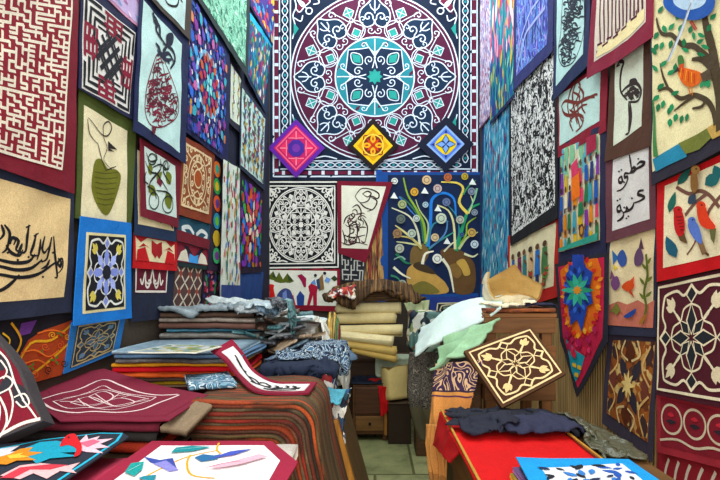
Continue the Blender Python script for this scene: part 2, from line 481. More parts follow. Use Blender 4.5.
P = Panel('L', .034, [(-75, 130), (74, 182), (72, 312), (-75, 330)], 'cream calligraphy hanging with navy border, below the big maroon square script', '2b3145', 'dfc592',
          fpx=[(-60, 161), (70, 199), (65, 297), (-60, 307)], amp=.005)
c = P.cv('calligraphy_lettering', 'px'); q = lambda p: Q(0, 190, 3.43, p)
for p in ([(-60, 225), (0, 240), (45, 250), (90, 245), (112, 222)], [(-60, 255), (0, 262), (50, 274), (100, 268), (140, 240)], [(-60, 285), (0, 290), (60, 300), (130, 288), (192, 248)], [(-40, 350), (0, 345), (30, 325), (60, 292)]):
    c.stroke(q(p), 2.4, BLACK, tap=(.5, 1.1, 1.3, .7))
for p in ([(95, 120), (88, 160), (80, 210), (60, 215)], [(84, 128), (100, 122)], [(120, 150), (108, 190), (98, 222), (128, 225)], [(112, 158), (128, 148)], [(135, 170), (128, 215), (120, 240)],
          [(150, 160), (140, 200), (150, 215), (165, 195)], [(175, 163), (168, 200), (160, 235), (145, 245)], [(182, 160), (190, 230), (196, 295), (188, 300)], [(200, 235), (208, 245), (206, 262), (198, 250), (212, 235), (213, 265), (200, 285)],
          [(10, 120), (28, 150), (20, 200), (6, 215)], [(40, 160), (58, 175), (50, 205), (70, 212)], [(18, 190), (35, 215), (60, 225), (72, 205)], [(30, 185), (35, 165), (48, 170), (42, 188)], [(70, 185), (62, 205), (52, 228)], [(170, 240), (160, 260), (140, 270)], [(0, 120), (8, 150), (-6, 170)], [(-30, 150), (-24, 200), (-40, 225)]):
    c.stroke(q(p), 2.4, BLACK, tap=(.6, 1.3, .9, .4))
for x, y in ((147, 298), (142, 245), (55, 240), (24, 215), (112, 258), (182, 215), (90, 230)): c.fill(q([(x-5, y), (x, y-5), (x+5, y), (x, y+5)]), BLACK)
c.done()

P = Panel('L', .012, [(-75, 322), (74, 314), (66, 374), (-75, 405)], 'orange and black paisley cloth low on the left wall, below the cream calligraphy', '22202a', '1e1a22', fpx=[(-75, 326), (72, 318), (64, 372), (-75, 400)])
c = P.cv('paisley_pattern', 'px'); q = lambda p: Q(0, 320, 3, p)
c.fill(q([(85, 60), (130, 30), (215, 0), (205, 110), (180, 165), (110, 185), (45, 190), (30, 150)]), 'a8461c'); c.fill(q([(-60, 20), (-10, 40), (30, 80), (20, 110), (-60, 100)]), '5f8a2a')
c.fill(q([(-70, 130), (0, 120), (25, 160), (30, 195), (-60, 230)]), '9c2f22')
c.up(); c.fill(q([(60, 10), (110, 0), (90, 40), (50, 50)]), '6a3a86')
for p in ([(40, 150), (90, 70), (150, 60), (215, 10)], [(30, 10), (60, 60), (40, 110), (30, 150)], [(45, 190), (110, 150), (180, 90), (212, 60)]): c.stroke(q(p), 2.2, 'd8a028')
for x, y, s in ((90, 140, 1), (160, 120, 1.2), (70, 175, .8), (175, 40, .9), (120, 95, .9), (-10, 175, 1)):
    for a in range(6): c.leaf(*q([(x, y)])[0], a*PI/3, 5*s, 2.6, ('c2281c', '66752a')[a % 2])
for p in ([(60, 100), (100, 90), (140, 110), (170, 90)], [(70, 130), (110, 120), (140, 140)], [(110, 40), (150, 30), (190, 40)]): c.stroke(q(p), 1.2, 'e0742a')
for x, y, s in ((100, 165, 4), (140, 150, 4), (185, 130, 4), (130, 80, 4), (175, 75, 4), (60, 160, 3.5), (150, 45, 3.5), (195, 50, 3), (10, 180, 4), (-30, 170, 4)): X, Y = q([(x, y)])[0]; c.spiral(X, Y, x*.1, s, 1.4, .8, ('e0a02c', 'd8602a', '2c2018')[x % 3])
for p in ([(0, 40), (20, 60), (10, 90)], [(-20, 60), (0, 80)]): c.stroke(q(p), 1.4, 'e6b62c')
c.done()

P = Panel('L', .045, [(82, -22), (139, 30), (134, 121), (79, 88)], 'small square script hanging in maroon and black on white, navy border', '24284a', 'e2dfd8', bw=(.004, .02, .03, .02), fpx=[(84, -8), (135, 33), (129, 114), (82, 88)])
c = P.cv('script_pattern')
for k in range(4):
    c.push(rot=k*PI/2)
    for i, col in ((0, BLACK), (1, BLACK), (2, BLACK)):
        a = .93 - i*.15; c.stroke([(-a, -a + .5 + i*.02), (-a, -a), (-a + .5, -a)], .085, BLACK, False, False)
    for i in range(4):
        a = .93 - i*.13; x0 = -.28 + .1*(i % 2); c.stroke([(x0, -a), (.42 - .2*(i == 2), -a)], .075, '8a1a38', False, False)
        c.stroke([(x0 + .1 + i*.16, -.93), (x0 + .1 + i*.16, -.54 - .1*(i % 2))], .07, '8a1a38', False, False)
    c.stroke([(-.5, -.5), (-.2, -.5), (-.2, -.42)], .05, BLACK, False, False)
    c.pop()
c.push(rot=PI/4)
for i in (-.24, 0, .24):
    c.stroke([(i, -.5), (i, .5)], .1, '23232b', False, False); c.stroke([(-.5, i), (.5, i)], .1, '23232b', False, False)
c.stroke([(-.34, -.34), (.34, -.34), (.34, .34), (-.34, .34)], .07, '23232b', True, False); c.pop(); c.done()

P = Panel('L', .03, [(80, 86), (137, 122), (131, 226), (76, 218)], 'olive bordered hanging with a green fruit on cream ground', '55612a', 'e9deb8', fpx=[(84, 105), (127, 131), (126, 224), (81, 216)])
q = lambda p: Q(75, 90, 3.43, p)
c = P.cv('fruit_motif', 'px'); c.fill(q([(65, 242), (88, 238), (112, 270), (138, 272), (155, 295), (145, 350), (125, 410), (105, 430), (75, 400), (55, 345), (55, 290)]), '77781f', True)
c.up(); 
for i in range(7): c.stroke(q([(62 + i*2, 280 + i*18), (100, 286 + i*18), (146 - i*3, 282 + i*18)]), .7, '5c5c18')
c.done()
c = P.cv('stem_lettering', 'px')
for p in ([(42, 95), (60, 115), (90, 152), (112, 156), (126, 130), (116, 108), (97, 122), (98, 165), (108, 200), (95, 240), (125, 272)], [(75, 180), (82, 215), (92, 250), (105, 278)], [(40, 100), (48, 150), (75, 185)], [(105, 275), (140, 262)]): c.stroke(q(p), .9, '2a2420', tap=(.6, 1.2, .9, .5))
c.fill(q([(112, 175), (145, 205), (116, 200), (135, 212), (112, 208)]), '2a2420'); c.done()

P = Panel('L', .047, [(80, 216), (131, 223), (132, 318), (73, 326)], 'bright blue bordered hanging with a pale blue star on black', '1f7ccb', 'e4d9a8', fpx=[(86, 232), (125, 235), (125, 309), (82, 314)])
c = P.cv('ground_pattern'); c.fill([(-.9, -.93), (.9, -.93), (.9, .93), (-.9, .93)], '1b1c24'); c.done()
c = P.cv('star_pattern'); star_motif(c, 'dfe0d8', '8d9ce0', 'd8c860', .06, False); c.up()
for k in range(8): c.leaf(.28*math.cos(k*PI/4), .28*math.sin(k*PI/4), k*PI/4, .34, .24, ('8d9ce0', 'aebcf0')[k % 2])
c.up(); c.disc(0, 0, .2, '20222e', n=8); c.done()

P = Panel('L', .022, [(72, 322), (126, 314), (119, 352), (64, 374)], 'faded blue hanging with tan lattice, below the bright blue star', '2e78b8', '33404e', fpx=[(77, 326), (119, 319), (113, 350), (70, 368)])
c = P.cv('lattice_pattern'); star_motif(c, 'b7a678', '4a6a84', '6d8aa0', .05); c.done()

P = Panel('L', .05, [(92, -75), (140, -40), (139, 28), (100, -8)], 'pale pink and lilac cloth at the top, between the square script and the dancer', 'd59ab8', 'c7b3d8', bw=.012)
c = P.cv('leaf_pattern'); confetti(c, 40, ['b779a8', 'e8d3e4', '8aa0c8'], .2, .4, .4, 3); c.done()

P = Panel('L', .064, [(141, -22), (189, 36), (186, 164), (134, 131)], 'white hanging with a whirling dancer in maroon script skirt, navy border', '1e2850', 'c4e2dc', fpx=[(143, 0), (182, 44), (180, 153), (138, 121)], amp=.004)
q = lambda p: Q(0, 0, 3, p)
sk = [(470, 165), (450, 215), (436, 270), (434, 330), (448, 372), (478, 382), (505, 372), (530, 348), (534, 310), (518, 250), (497, 195), (488, 168)]
c = P.cv('skirt_lettering', 'px'); swirl_fill(c, q(sk), 150, 1.25, ['7a1c34', '8c2440', '5d1a30'], 5, 5); c.stroke(q(sk), 1.0, '7a1c34', True)
for p in ([(470, 175), (455, 240), (448, 330)], [(485, 180), (500, 260), (520, 330)], [(475, 190), (470, 270), (490, 350)]): c.stroke(q(p), 1.3, '7a1c34', tap=(.5, 1, .6))
c.fill(q([(452, 380), (470, 378), (462, 405), (455, 400)]), '6a1a30'); c.done()
c = P.cv('dancer_lettering', 'px')
for p in ([(460, 32), (462, 62), (478, 78), (480, 108), (494, 130)], [(456, 40), (472, 66), (468, 90), (486, 120)], [(475, 140), (488, 165), (505, 160), (520, 190)], [(490, 130), (515, 150), (522, 180), (508, 205)], [(472, 150), (494, 178), (512, 178)], [(466, 130), (480, 150), (472, 168)], [(500, 140), (490, 160), (505, 190)]): c.stroke(q(p), 2.8, '20243c', tap=(.5, 1.2, 1, .5))
c.fill(q([(498, 105), (512, 98), (519, 112), (514, 135), (500, 138)]), '20243c', True); c.done()

P = Panel('L', .078, [(138, -110), (192, -60), (191, 41), (140, -12)], 'white hanging with black script at the top edge, above the dancer', '4a4036', 'c2dcd6', fpx=[(140, -95), (187, -50), (185, 30), (141, -16)])
c = P.cv('script_lettering', 'px')
for p in ([(164, -6), (168, 4), (176, 6), (178, -2), (172, -6)], [(170, -30), (175, -10), (182, 2)], [(165, -50), (178, -30), (170, -20)]): c.stroke(p, 1.8, BLACK)
c.done()

P = Panel('L', .05, [(187, -22), (230, 50), (228, 164), (184, 130)], 'deep blue hanging with an all-over jewel coloured medallion', '1d2550', '29357e', fpx=[(189, -5), (225, 55), (223, 155), (187, 128)])
c = P.cv('ground_pattern', clip=True); confetti(c, 520, ['3b4fa8', '4a3c8c', '2f6fb0', '1e2b66', '8a4a84', '7aa4c4', '1e2450'], .08, .17, .5, 9); c.up()
c.done(); c = P.cv('medallion_pattern', clip=True)
c.ring(0, 0, .62, .1, '7fc0e0', ry=.5); c.disc(0, 0, .5, '5a2c78', ry=.4, n=24); c.up()
rosettes(c, [(.56, 26, .1, .08, ['e8e4d8', '3a3c8c'], 0), (1.0, 30, .13, .1, ['c8a04a', '3f8ac0', 'b05a8a', '2a3a80'], .3), (.82, 26, .1, .08, ['e0d8e4', 'c05a7a'], .5), (.36, 14, .2, .14, ['d0642c', 'b8443c'], 0), (.2, 10, .18, .13, ['37b0b4', 'c43c6a'], .5), (.03, 8, .18, .12, ['3aa6c0', '9ad8d0'], 0), (.7, 18, .2, .16, ['6a50b8', '4aa0d8', 'c46aa8'], 0), (.92, 22, .22, .17, ['2f6fd0', '8a3c9c', '3fb0c0'], .5), (1.1, 20, .22, .17, ['d8885a', '4a4ab0'], 0)]); c.done()
P.root['group'] = 'cloth hangings on the left wall'

P = Panel('L', .066, [(196, -120), (251, -35), (248, 79), (193, -8)], 'pale green hanging covered in winding leaf scribbles, at the top of the left wall', '2c3a3a', Mlab('green_scroll', ['8fcfae', '8fcfae', 'a9dcc0', '4f8f78'], 11, 7, (1, 1, 1), .8), fpx=[(199, -110), (247, -30), (245, 66), (199, -5)])
c = P.cv('leaf_pattern', clip=True); confetti(c, 170, ['4a8a72', '6fae90', 'c4ead2', '3a705e'], .1, .2, .35, 21); c.done()

P = Panel('L', .034, [(249, -20), (274, 22), (267, 116), (247, 78)], 'striped jewel coloured hanging with a sky blue top edge, near the back corner', '1f3550', '2a6f8a', fpx=[(250, 16), (271, 44), (264, 106), (248, 74)])
c = P.cv('stripe_pattern', clip=True); confetti(c, 150, ['2f9fc4', '1d4f8c', 'd8b84a', 'b03a5a', '3f9f6a', '66408c', 'e0e0d0'], .16, .34, .4, 31, None, .3)
c.stroke([(-1, -.98), (1, -.98)], .16, '2fb4e0', False, False); c.done()
P = Panel('L', .05, [(251, -60), (276, -20), (273, 46), (250, 6)], 'small orange and pink flowered hanging, topmost by the back corner', '20284a', '513c8a', bw=.02)
c = P.cv('flower_pattern', clip=True); confetti(c, 70, ['e0702c', 'c43c7a', '3fa0c8', 'e8c84a', '2c3a80'], .2, .38, .5, 33); c.done()

P = Panel('L', .03, [(229, 58), (242, 78), (241, 134), (228, 122)], 'narrow pale hanging with red and yellow flower stems, right of the deep blue medallion', '2b2a3a', 'd8e0cc', fpx=[(231, 64), (241, 80), (240, 126), (230, 118)])
c = P.cv('flower_pattern', clip=True); sprigs(c, 2, '4f7a34', ['5f8a34', 'a8b84a'], ['d8b42c', 'a83a50', '7a4a8c'], -.9, .9, -.9, .9, 41, .06); c.done()
P = Panel('L', .042, [(241, 82), (268, 118), (265, 191), (240, 168)], 'white hanging with rows of coloured plant sprigs, below the striped jewel cloth', '2a3448', 'c8e2da', fpx=[(242, 88), (265, 119), (263, 184), (241, 165)])
c = P.cv('sprig_pattern', clip=True); sprigs(c, 5, '4c6a4a', ['5f8f6a', '8a9f6a', '7a5a4a'], ['a83a5a', '3a6aa8', 'c8a02c', '5a3a6a'], -.95, .95, -.9, .95, 42, .05); confetti(c, 70, ['5a3a4a', '3a5a78', '7a8a5a', 'a84a5a'], .1, .22, .4, 43, PI/2, .6); c.done()

P = Panel('L', .022, [(238, 168), (265, 190), (262, 272), (237, 274)], 'dark hanging with a burst of rainbow petals, near the back corner', '2a1a34', '2b2348', fpx=[(241, 176), (262, 194), (260, 267), (240, 267)])
c = P.cv('burst_pattern', clip=True); cols = ['d83a8a', '2f8fe0', '4aae3a', '8a3ac0', 'e0641c', 'd02a3a']
rosettes(c, [(.85, 16, .36, .26, ['3f9f3a', '2f5fc0', '8a34a8'], .5), (.6, 14, .34, .26, cols, 0), (.4, 12, .3, .22, ['e8e0c8', 'd05a2c', '2a64c8'], .5), (.12, 10, .3, .16, ['f0e4c0', 'd8506a'], 0)])
confetti(c, 50, cols, .16, .3, .6, 51); c.done()
P = Panel('L', .014, [(237, 272), (264, 270), (262, 300), (238, 303)], 'plain navy cloth below the rainbow burst, by the back corner', '1f2f5c', '2a4f8c', bw=.02)
P = Panel('L', .056, [(223, 158), (240, 168), (240, 303), (220, 300)], 'tall narrow cream strip crowded with bright flowers and leaves', '35303a', 'dfe4d6', bw=.008)
c = P.cv('flower_pattern', clip=True); sprigs(c, 2, '4a7a3c', ['3f8a4a', '6aa04a', '2f7a8a'], ['c8304a', '3a5ac0', 'd88a2c', '8a3a8a', 'c04a7a'], -.9, .9, -.95, .7, 61, .06); confetti(c, 60, ['c8304a', '3a7ac0', '4a8a4a', 'd8a04a'], .1, .2, .6, 62)
c.fill([(-1, .8), (1, .75), (1, 1), (-1, 1)], '3a4f8c'); c.done()
P = Panel('L', .03, [(210, 150), (224, 160), (222, 272), (208, 270)], 'dark strip with a column of orange and green roundels', '2f1f3a', '2a2a3a', fpx=[(212, 158), (222, 165), (221, 264), (210, 263)])
c = P.cv('roundel_pattern', clip=True)
for i, (a, b) in enumerate((('d8701c', '2fa08a'), ('3a9f4a', 'e0b82c'), ('d85a1c', '5a3a8a'), ('2f8fb0', '6ab83a'), ('c8a82c', '2fa08a'), ('3fae6a', '7a3a8a'))):
    y = -.85 + i*.34; c.disc(0, y, .75, a, .16); c.disc(0, y, .4, b, .09)
c.done()

P = Panel('L', .043, [(181, 134), (215, 153), (211, 224), (177, 214)], 'rust brown hanging with cream scrollwork in an oval', '8c3f22', 'a8683c', fpx=[(184, 141), (212, 158), (209, 215), (180, 206)])
c = P.cv('scroll_pattern'); c.fill([(-.95, -.95), (.95, -.95), (.95, .95), (-.95, .95)], '97552c'); c.up(); L = 'e8cfa4'
c.disc(0, -.02, .24, 'a8501c', ry=.3); c.up()
c.ring(0, 0, .5, .05, L, ry=.6); c.ring(0, 0, .66, .05, L, ry=.8); c.ring(0, -.05, .25, .045, L, ry=.3); c.stroke([(-.95, -.95), (.95, -.95), (.95, .95), (-.95, .95)], .06, L, True, False)
for mx in (1, -1):
    for my in (1, -1):
        c.push(sx=mx, sy=my)
        for x, y, r_ in ((.8, .8, .13), (.55, .85, .1), (.84, .5, .1), (.3, .45, .13), (.36, .16, .1), (.14, .7, .1), (.82, .2, .09), (.3, .92, .06)): c.spiral(x, y, PI*.3, r_, 1.2, .045, L)
        c.stroke([(0, .35), (.2, .5), (.1, .75), (0, .85)], .045, L); c.stroke([(.5, .6), (.7, .7), (.9, .9)], .045, L); c.stroke([(.66, 0), (.8, .1), (.92, 0)], .045, L); c.pop()
c.done()

P = Panel('L', .032, [(136, 150), (177, 170), (176, 242), (135, 235)], 'cream cloth with a navy lower edge, behind the maroon bordered curling tree', '273a58', 'e8d6aa', fpx=[(138, 150), (174, 170), (173, 231), (138, 224)])
c = P.cv('scallop_pattern', 'px'); c.stroke([(143, 212), (148, 218), (154, 214), (160, 222), (166, 218), (172, 228)], 2, '7d1a2c'); c.done()
P = Panel('L', .047, [(140, 138), (181, 162), (179, 228), (141, 216)], 'maroon bordered white hanging with a curling olive and black tree', '7a1a2e', 'd6e6dc', fpx=[(144, 146), (175, 166), (177, 218), (147, 209)])
q = lambda p: Q(125, 130, 4.8, p)
c = P.cv('tree_pattern', 'px')
for p in ([(115, 160), (130, 180), (125, 215), (110, 200)], [(195, 200), (220, 215), (215, 260), (195, 250)], [(110, 265), (140, 270), (150, 310), (125, 310)], [(195, 300), (225, 320), (215, 380), (190, 350)], [(150, 220), (175, 200), (160, 260)]): c.fill(q(p), '77801f', True)
c.fill(q([(160, 225), (178, 245), (170, 275), (150, 250)]), '7a2038'); c.up()
for p in ([(100, 110), (120, 150), (150, 140), (140, 100)], [(95, 150), (120, 200), (150, 210), (170, 240), (200, 290)], [(165, 140), (165, 190), (120, 250), (115, 300)], [(190, 160), (180, 200), (215, 260)], [(105, 270), (140, 290), (150, 330)], [(150, 290), (200, 300), (230, 330)], [(130, 180), (165, 165), (200, 190), (210, 170)], [(100, 200), (90, 240), (110, 260)]): c.stroke(q(p), 1.3, '22281f', tap=(.5, 1.3, .6))
a = np.linspace(0, 2*PI, 20, endpoint=False)
for x, y, rx, ry in ((138, 340, 22, 40), (203, 358, 26, 40), (128, 140, 18, 26), (190, 170, 12, 22)): c.stroke(q(list(zip(x + rx*np.cos(a), y + ry*np.sin(a)))), 1.1, '22381f', True)
c.done()

P = Panel('L', .024, [(135, 232), (177, 240), (177, 271), (133, 268)], 'red hanging with cream tulip shapes, below the curling tree', 'c51a20', 'e8d8ae', fpx=[(136, 236), (174, 243), (174, 264), (136, 260)])
c = P.cv('tulip_pattern', clip=True)
for m in (1, -1):
    c.push(sx=m, sy=1); c.fill([(0, -.6), (.28, -.9), (.3, .2), (.12, .7), (0, .4)], 'a81c24'); c.fill([(.42, 1), (.6, -.2), (.95, .1), (1, 1)], 'c51a20'); c.fill([(.5, -1), (.8, -.55), (1, -.9), (1, -1)], 'a81c24'); c.fill([(.36, -.1), (.7, -.5), (.9, -.1), (.6, -.3)], 'b02028'); c.pop()
c.done()
P = Panel('L', .014, [(134, 262), (174, 266), (172, 318), (131, 322)], 'navy cloth with a maroon square of white scrollwork, below the red tulips', '262c42', '6d1830', fpx=[(135, 262), (168, 266), (166, 293), (135, 293)])
c = P.cv('scroll_pattern'); c.stroke([(-.96, -1), (-.96, .9), (.96, .9), (.96, -1)], .09, 'e6dcd0', False, False)
for m in (1, -1): c.push(sx=m, sy=1); c.stroke([(0, -.6), (.2, .5), (.4, .5), (.45, -.4), (.6, .4), (.72, .1)], .1, 'e6dcd0'); c.spiral(.2, .2, 0, .2, 1, .08, 'e6dcd0'); c.pop()
c.done()
P = Panel('L', .03, [(178, 214), (211, 224), (209, 250), (177, 241)], 'dark teal cloth with white scroll ends, below the rust oval scrollwork', '243a4a', '24566a', bw=(.01, .01, .01, .03))
c = P.cv('scroll_pattern', clip=True)
for m in (1, -1): c.push(sx=m, sy=1); c.stroke([(.1, .3), (.4, -.2), (.8, .1), (.6, .5)], .16, 'dfe4e0'); c.pop()
c.stroke([(-1, .9), (1, .9)], .4, '7a1c2c', False, False); c.done()
P = Panel('L', .022, [(177, 238), (209, 246), (207, 270), (176, 266)], 'dark green bordered cloth with a blue and white star burst on maroon', '1c3434', '8a2038', bw=(.012, .004, .012, .03))
c = P.cv('star_pattern', clip=True)
for m in (1, -1): c.push(sx=m, sy=1); c.fill([(.3, .9), (.5, -.3), (.8, .1), (1, .9)], 'e6dcc8'); c.fill([(.1, .2), (.4, -.5), (.7, -.6), (.4, .1)], '1c2030'); c.pop()
c.fill([(-.34, .95), (-.3, .1), (0, .3), (.3, .1), (.34, .95)], '4a9fe0'); c.done()
P = Panel('L', .012, [(176, 262), (203, 266), (199, 318), (170, 322)], 'grey brown cloth with cream lattice diamonds, low on the left wall', '4a3a38', '5d4440', bw=.008)
c = P.cv('lattice_pattern', clip=True)
for i in (-1, 0, 1):
    c.stroke([(i*.66 - .33, -1), (i*.66 + .33, -.33), (i*.66 - .33, .33), (i*.66 + .33, 1)], .07, 'd4c8b4', False, False); c.stroke([(i*.66 + .33, -1), (i*.66 - .33, -.33), (i*.66 + .33, .33), (i*.66 - .33, 1)], .07, 'd4c8b4', False, False)
c.up()
for i in (-.66, 0, .66):
    for j in (-.66, 0, .66): c.fill([(i, j - .2), (i + .12, j), (i, j + .2), (i - .12, j)], '9a4a3c')
c.done()
P = Panel('L', .014, [(204, 266), (222, 270), (220, 312), (201, 316)], 'dark cloth with pink and red flowers, low by the tall cream strip', '281c2a', '35203a', bw=.006)
c = P.cv('flower_pattern', clip=True); confetti(c, 45, ['c43a6a', 'a8203a', '3f8a5a', '3a4a9c', 'd87a9a'], .2, .45, .6, 71); c.done()
# ================= back wall
P = Panel('B', .014, [(267, -32), (483, -32), (483, 182), (267, 182)], 'huge navy and teal tent cloth with a round interlace medallion on the back wall', '15233c', '13243c', fpx=[(271, -27), (479, -27), (479, 179), (271, 179)], amp=.004)
LW = 'd5dfea'
c = P.cv('edge_pattern', 'px')
for x0, y0, x1, y1, w in ((273.5, -25, 477, 176.5, 1.5), (279.5, -19, 471, 169, 1.2), (290.5, -7.5, 459.5, 161, 1.2)): c.stroke([(x0, y0), (x1, y0), (x1, y1), (x0, y1)], w, LW, True, False)
c.stroke([(276.5, -22), (474, -22), (474, 172.8), (276.5, 172.8)], 3.2, '6e1e3c', True, False); c.up()
for i in range(15):
    for x in (276.5, 474): c.stroke([(x, -20 + i*13.2 + 5), (x, -20 + i*13.2 + 6)], 4, LW, False, False)
    for y in (-22, 172.8): c.stroke([(282 + i*13.2 + 1, y), (282 + i*13.2 + 2, y)], 4, LW, False, False)
for i in range(19):
    for x in (285, 465.3):
        y = -12 + i*9.2; c.stroke([(x, y), (x - 2.8, y + 4.6), (x, y + 9.2), (x + 2.8, y + 4.6)], 1.0, LW, True); c.disc(x, y + 4.6, 1.5, '2f8f9a', n=8)
    for y in (-13, 165):
        x = 290 + i*9; c.stroke([(x, y), (x + 4.5, y - 2.4), (x + 9, y), (x + 4.5, y + 2.4)], 1.0, LW, True); c.disc(x + 4.5, y, 1.4, '2f8f9a', n=8)
c.done()
c = P.cv('medallion_pattern', 'px'); c.push(374.8, 77); arabesque(c, 84, 1.15, LW, '571b3c', '2a8791', '12304a', '2f9a8f', 8, '142a46'); c.pop(); c.done()
for mx, my in ((1, 1), (-1, 1), (1, -1), (-1, -1)):
    c = P.cv('corner_pattern', 'px'); c.push(374.8 - mx*84, 77 - my*84, 0, mx, my); c.fill([(8, 8), (22, 6), (14, 14), (6, 22)], '6e1e3c'); corner_scroll(c, 1.2, LW, 46); c.fill([(3, 30), (8, 36), (3, 44)], '2f9a8f'); c.pop(); c.done()

def diamond(pts, label, b, f, draw, bw):
    P = Panel('B', .05, pts, label, b, f, bw, amp=.001, group='small diamond cloths hung over the tent cloth'); c = P.cv('star_pattern'); draw(c); c.done()
def d1(c):
    c.stroke([(-.88, -.88), (.88, -.88), (.88, .88), (-.88, .88)], .09, 'f06a8a', True, False)
    for k in range(4): c.push(rot=k*PI/2); c.fill([(-.75, -.75), (-.1, -.75), (-.3, -.55), (-.55, -.3), (-.75, -.1)], 'e23a68'); c.stroke([(-.75, -.1), (-.5, -.35), (-.4, -.4), (-.35, -.5), (-.1, -.75)], .06, 'f28aa0'); c.stroke([(-.7, -.7), (-.45, -.45)], .05, 'f8a8b8'); c.pop()
    c.fill([(-.5, -.2), (-.2, -.5), (.2, -.5), (.5, -.2), (.5, .2), (.2, .5), (-.2, .5), (-.5, .2)], '4f2f96'); c.up(); c.disc(0, 0, .25, '7a3aa0')
diamond([(296, 119), (325, 148), (296, 178), (268, 148)], 'pink and purple diamond cloth, leftmost of the three over the tent cloth', '6a2aa0', 'c4286a', d1, .045)
def d2(c):
    c.fill([(-.8, -.8), (.8, -.8), (.8, .8), (-.8, .8)], 'd6a020'); c.up(); c.disc(0, 0, .72, '7c2a1c', n=28); c.up()
    for k in range(4):
        c.push(rot=k*PI/2); c.leaf(.08, .08, PI/4, .72, .4, 'efb52a'); c.leaf(.1, 0, 0, .5, .2, 'd0461c'); c.stroke([(.75, .2), (.9, 0), (.75, -.2)], .08, '8c2a1c'); c.pop()
    c.up(); c.ring(0, 0, .72, .08, 'f2d35a'); c.disc(0, 0, .12, 'c0301c'); 
    for k in range(4): c.push(rot=k*PI/2 + PI/4); c.leaf(.3, 0, 0, .3, .12, 'b02c1c'); c.pop()
diamond([(373, 118), (399, 146), (373, 171), (347, 146)], 'golden yellow diamond cloth with a red wheel, middle of the three', '241a1c', 'eec22c', d2, .05)
def d3(c):
    c.fill([(-.85, -.85), (.85, -.85), (.85, .85), (-.85, .85)], '5d82d0'); c.up(); c.disc(0, 0, .6, '2a4490', n=24)
    for k in range(4):
        c.push(rot=k*PI/2); c.fill([(.12, -.55), (.62, -.5), (.62, .5), (.12, .55), (.36, 0)], 'e6c81e', True); c.pop()
    c.up()
    for k in range(4): c.push(rot=k*PI/2 + PI/4); c.fill([(0, 0), (.3, -.24), (.72, 0), (.3, .24)], '7fa8ea'); c.stroke([(0, 0), (.3, -.24), (.72, 0), (.3, .24)], .06, '16203c', True, False); c.fill([(.85, -.12), (1.1, 0), (.85, .12)], '1f3488'); c.pop()
diamond([(446, 116), (474, 144), (446, 172), (417, 145)], 'blue diamond cloth with yellow petals, rightmost of the three', '1a2036', '8fb0e6', d3, .075)

P = Panel('B', .034, [(262, 180), (340, 180), (340, 269), (262, 270)], 'black square hanging with a white round scroll medallion, left on the back wall', '16161c', '17181f', bw=.008)
c = P.cv('scroll_pattern'); W = 'e4e2d8'
c.stroke([(-.97, -.97), (.97, -.97), (.97, .97), (-.97, .97)], .035, W, True, False); c.stroke([(-.88, -.88), (.88, -.88), (.88, .88), (-.88, .88)], .03, W, True, False)
arabesque(c, .84, .024, W, None, None, None, W, 8)
for mx, my in ((1, 1), (-1, 1), (1, -1), (-1, -1)): c.push(-mx*.86, -my*.86, 0, mx, my); corner_scroll(c, .032, W, .5); c.pop()
c.done()

P = Panel('B', .058, [(337, 181), (393, 182), (366, 263), (338, 253)], 'maroon bordered white cloth with a hunched figure in script, its side folded in', '7d1a30', 'e2e0cc', fpx=[(341.5, 185.5), (386, 186.5), (368, 249), (341.5, 248)])
q = lambda p: Q(330, 170, 4, p)
c = P.cv('figure_lettering', 'px')
swirl_fill(c, q([(60, 200), (75, 165), (110, 150), (145, 170), (155, 215), (140, 250), (150, 300), (60, 300), (50, 250)]), 34, 1.1, ['3a2226', '5c2a34'], 15, 5.5)
for p in ([(100, 105), (125, 75), (165, 78), (195, 95), (190, 115), (165, 105), (150, 125), (120, 130), (100, 105)], [(130, 95), (150, 85), (165, 95), (150, 108), (130, 95)], [(165, 110), (188, 125), (175, 155), (150, 165)], [(120, 130), (140, 150), (170, 160)], [(90, 150), (110, 140), (125, 170), (100, 180)], [(55, 215), (65, 190), (90, 175)], [(45, 290), (75, 300), (110, 290), (150, 300)], [(55, 260), (90, 270), (140, 260)], [(50, 240), (60, 280), (55, 300)], [(100, 200), (110, 240), (105, 290)], [(130, 190), (150, 230), (140, 290)], [(70, 200), (80, 240), (75, 285)]): c.stroke(q(p), 1.25, '35201f', tap=(.5, 1.2, 1, .5))
c.done()
P = Panel('B', .046, [(340, 248), (366, 250), (364, 282), (341, 281)], 'small grey and black square script cloth below the hunched figure', '35363c', '2a2a30', bw=.02)
c = P.cv('script_pattern'); maze(c, 7, 6, .09, 'b8b8b0', 5); c.done()
P = Panel('B', .03, [(362, 205), (381, 196), (384, 285), (358, 290)], 'brown and cream striped cloth between the hunched figure and the tree of life', Mstripe('stripes_tan', ['d2b98c', '6a3428', 'c9a060', '30262a', 'b5473a'], 22, 0), None)

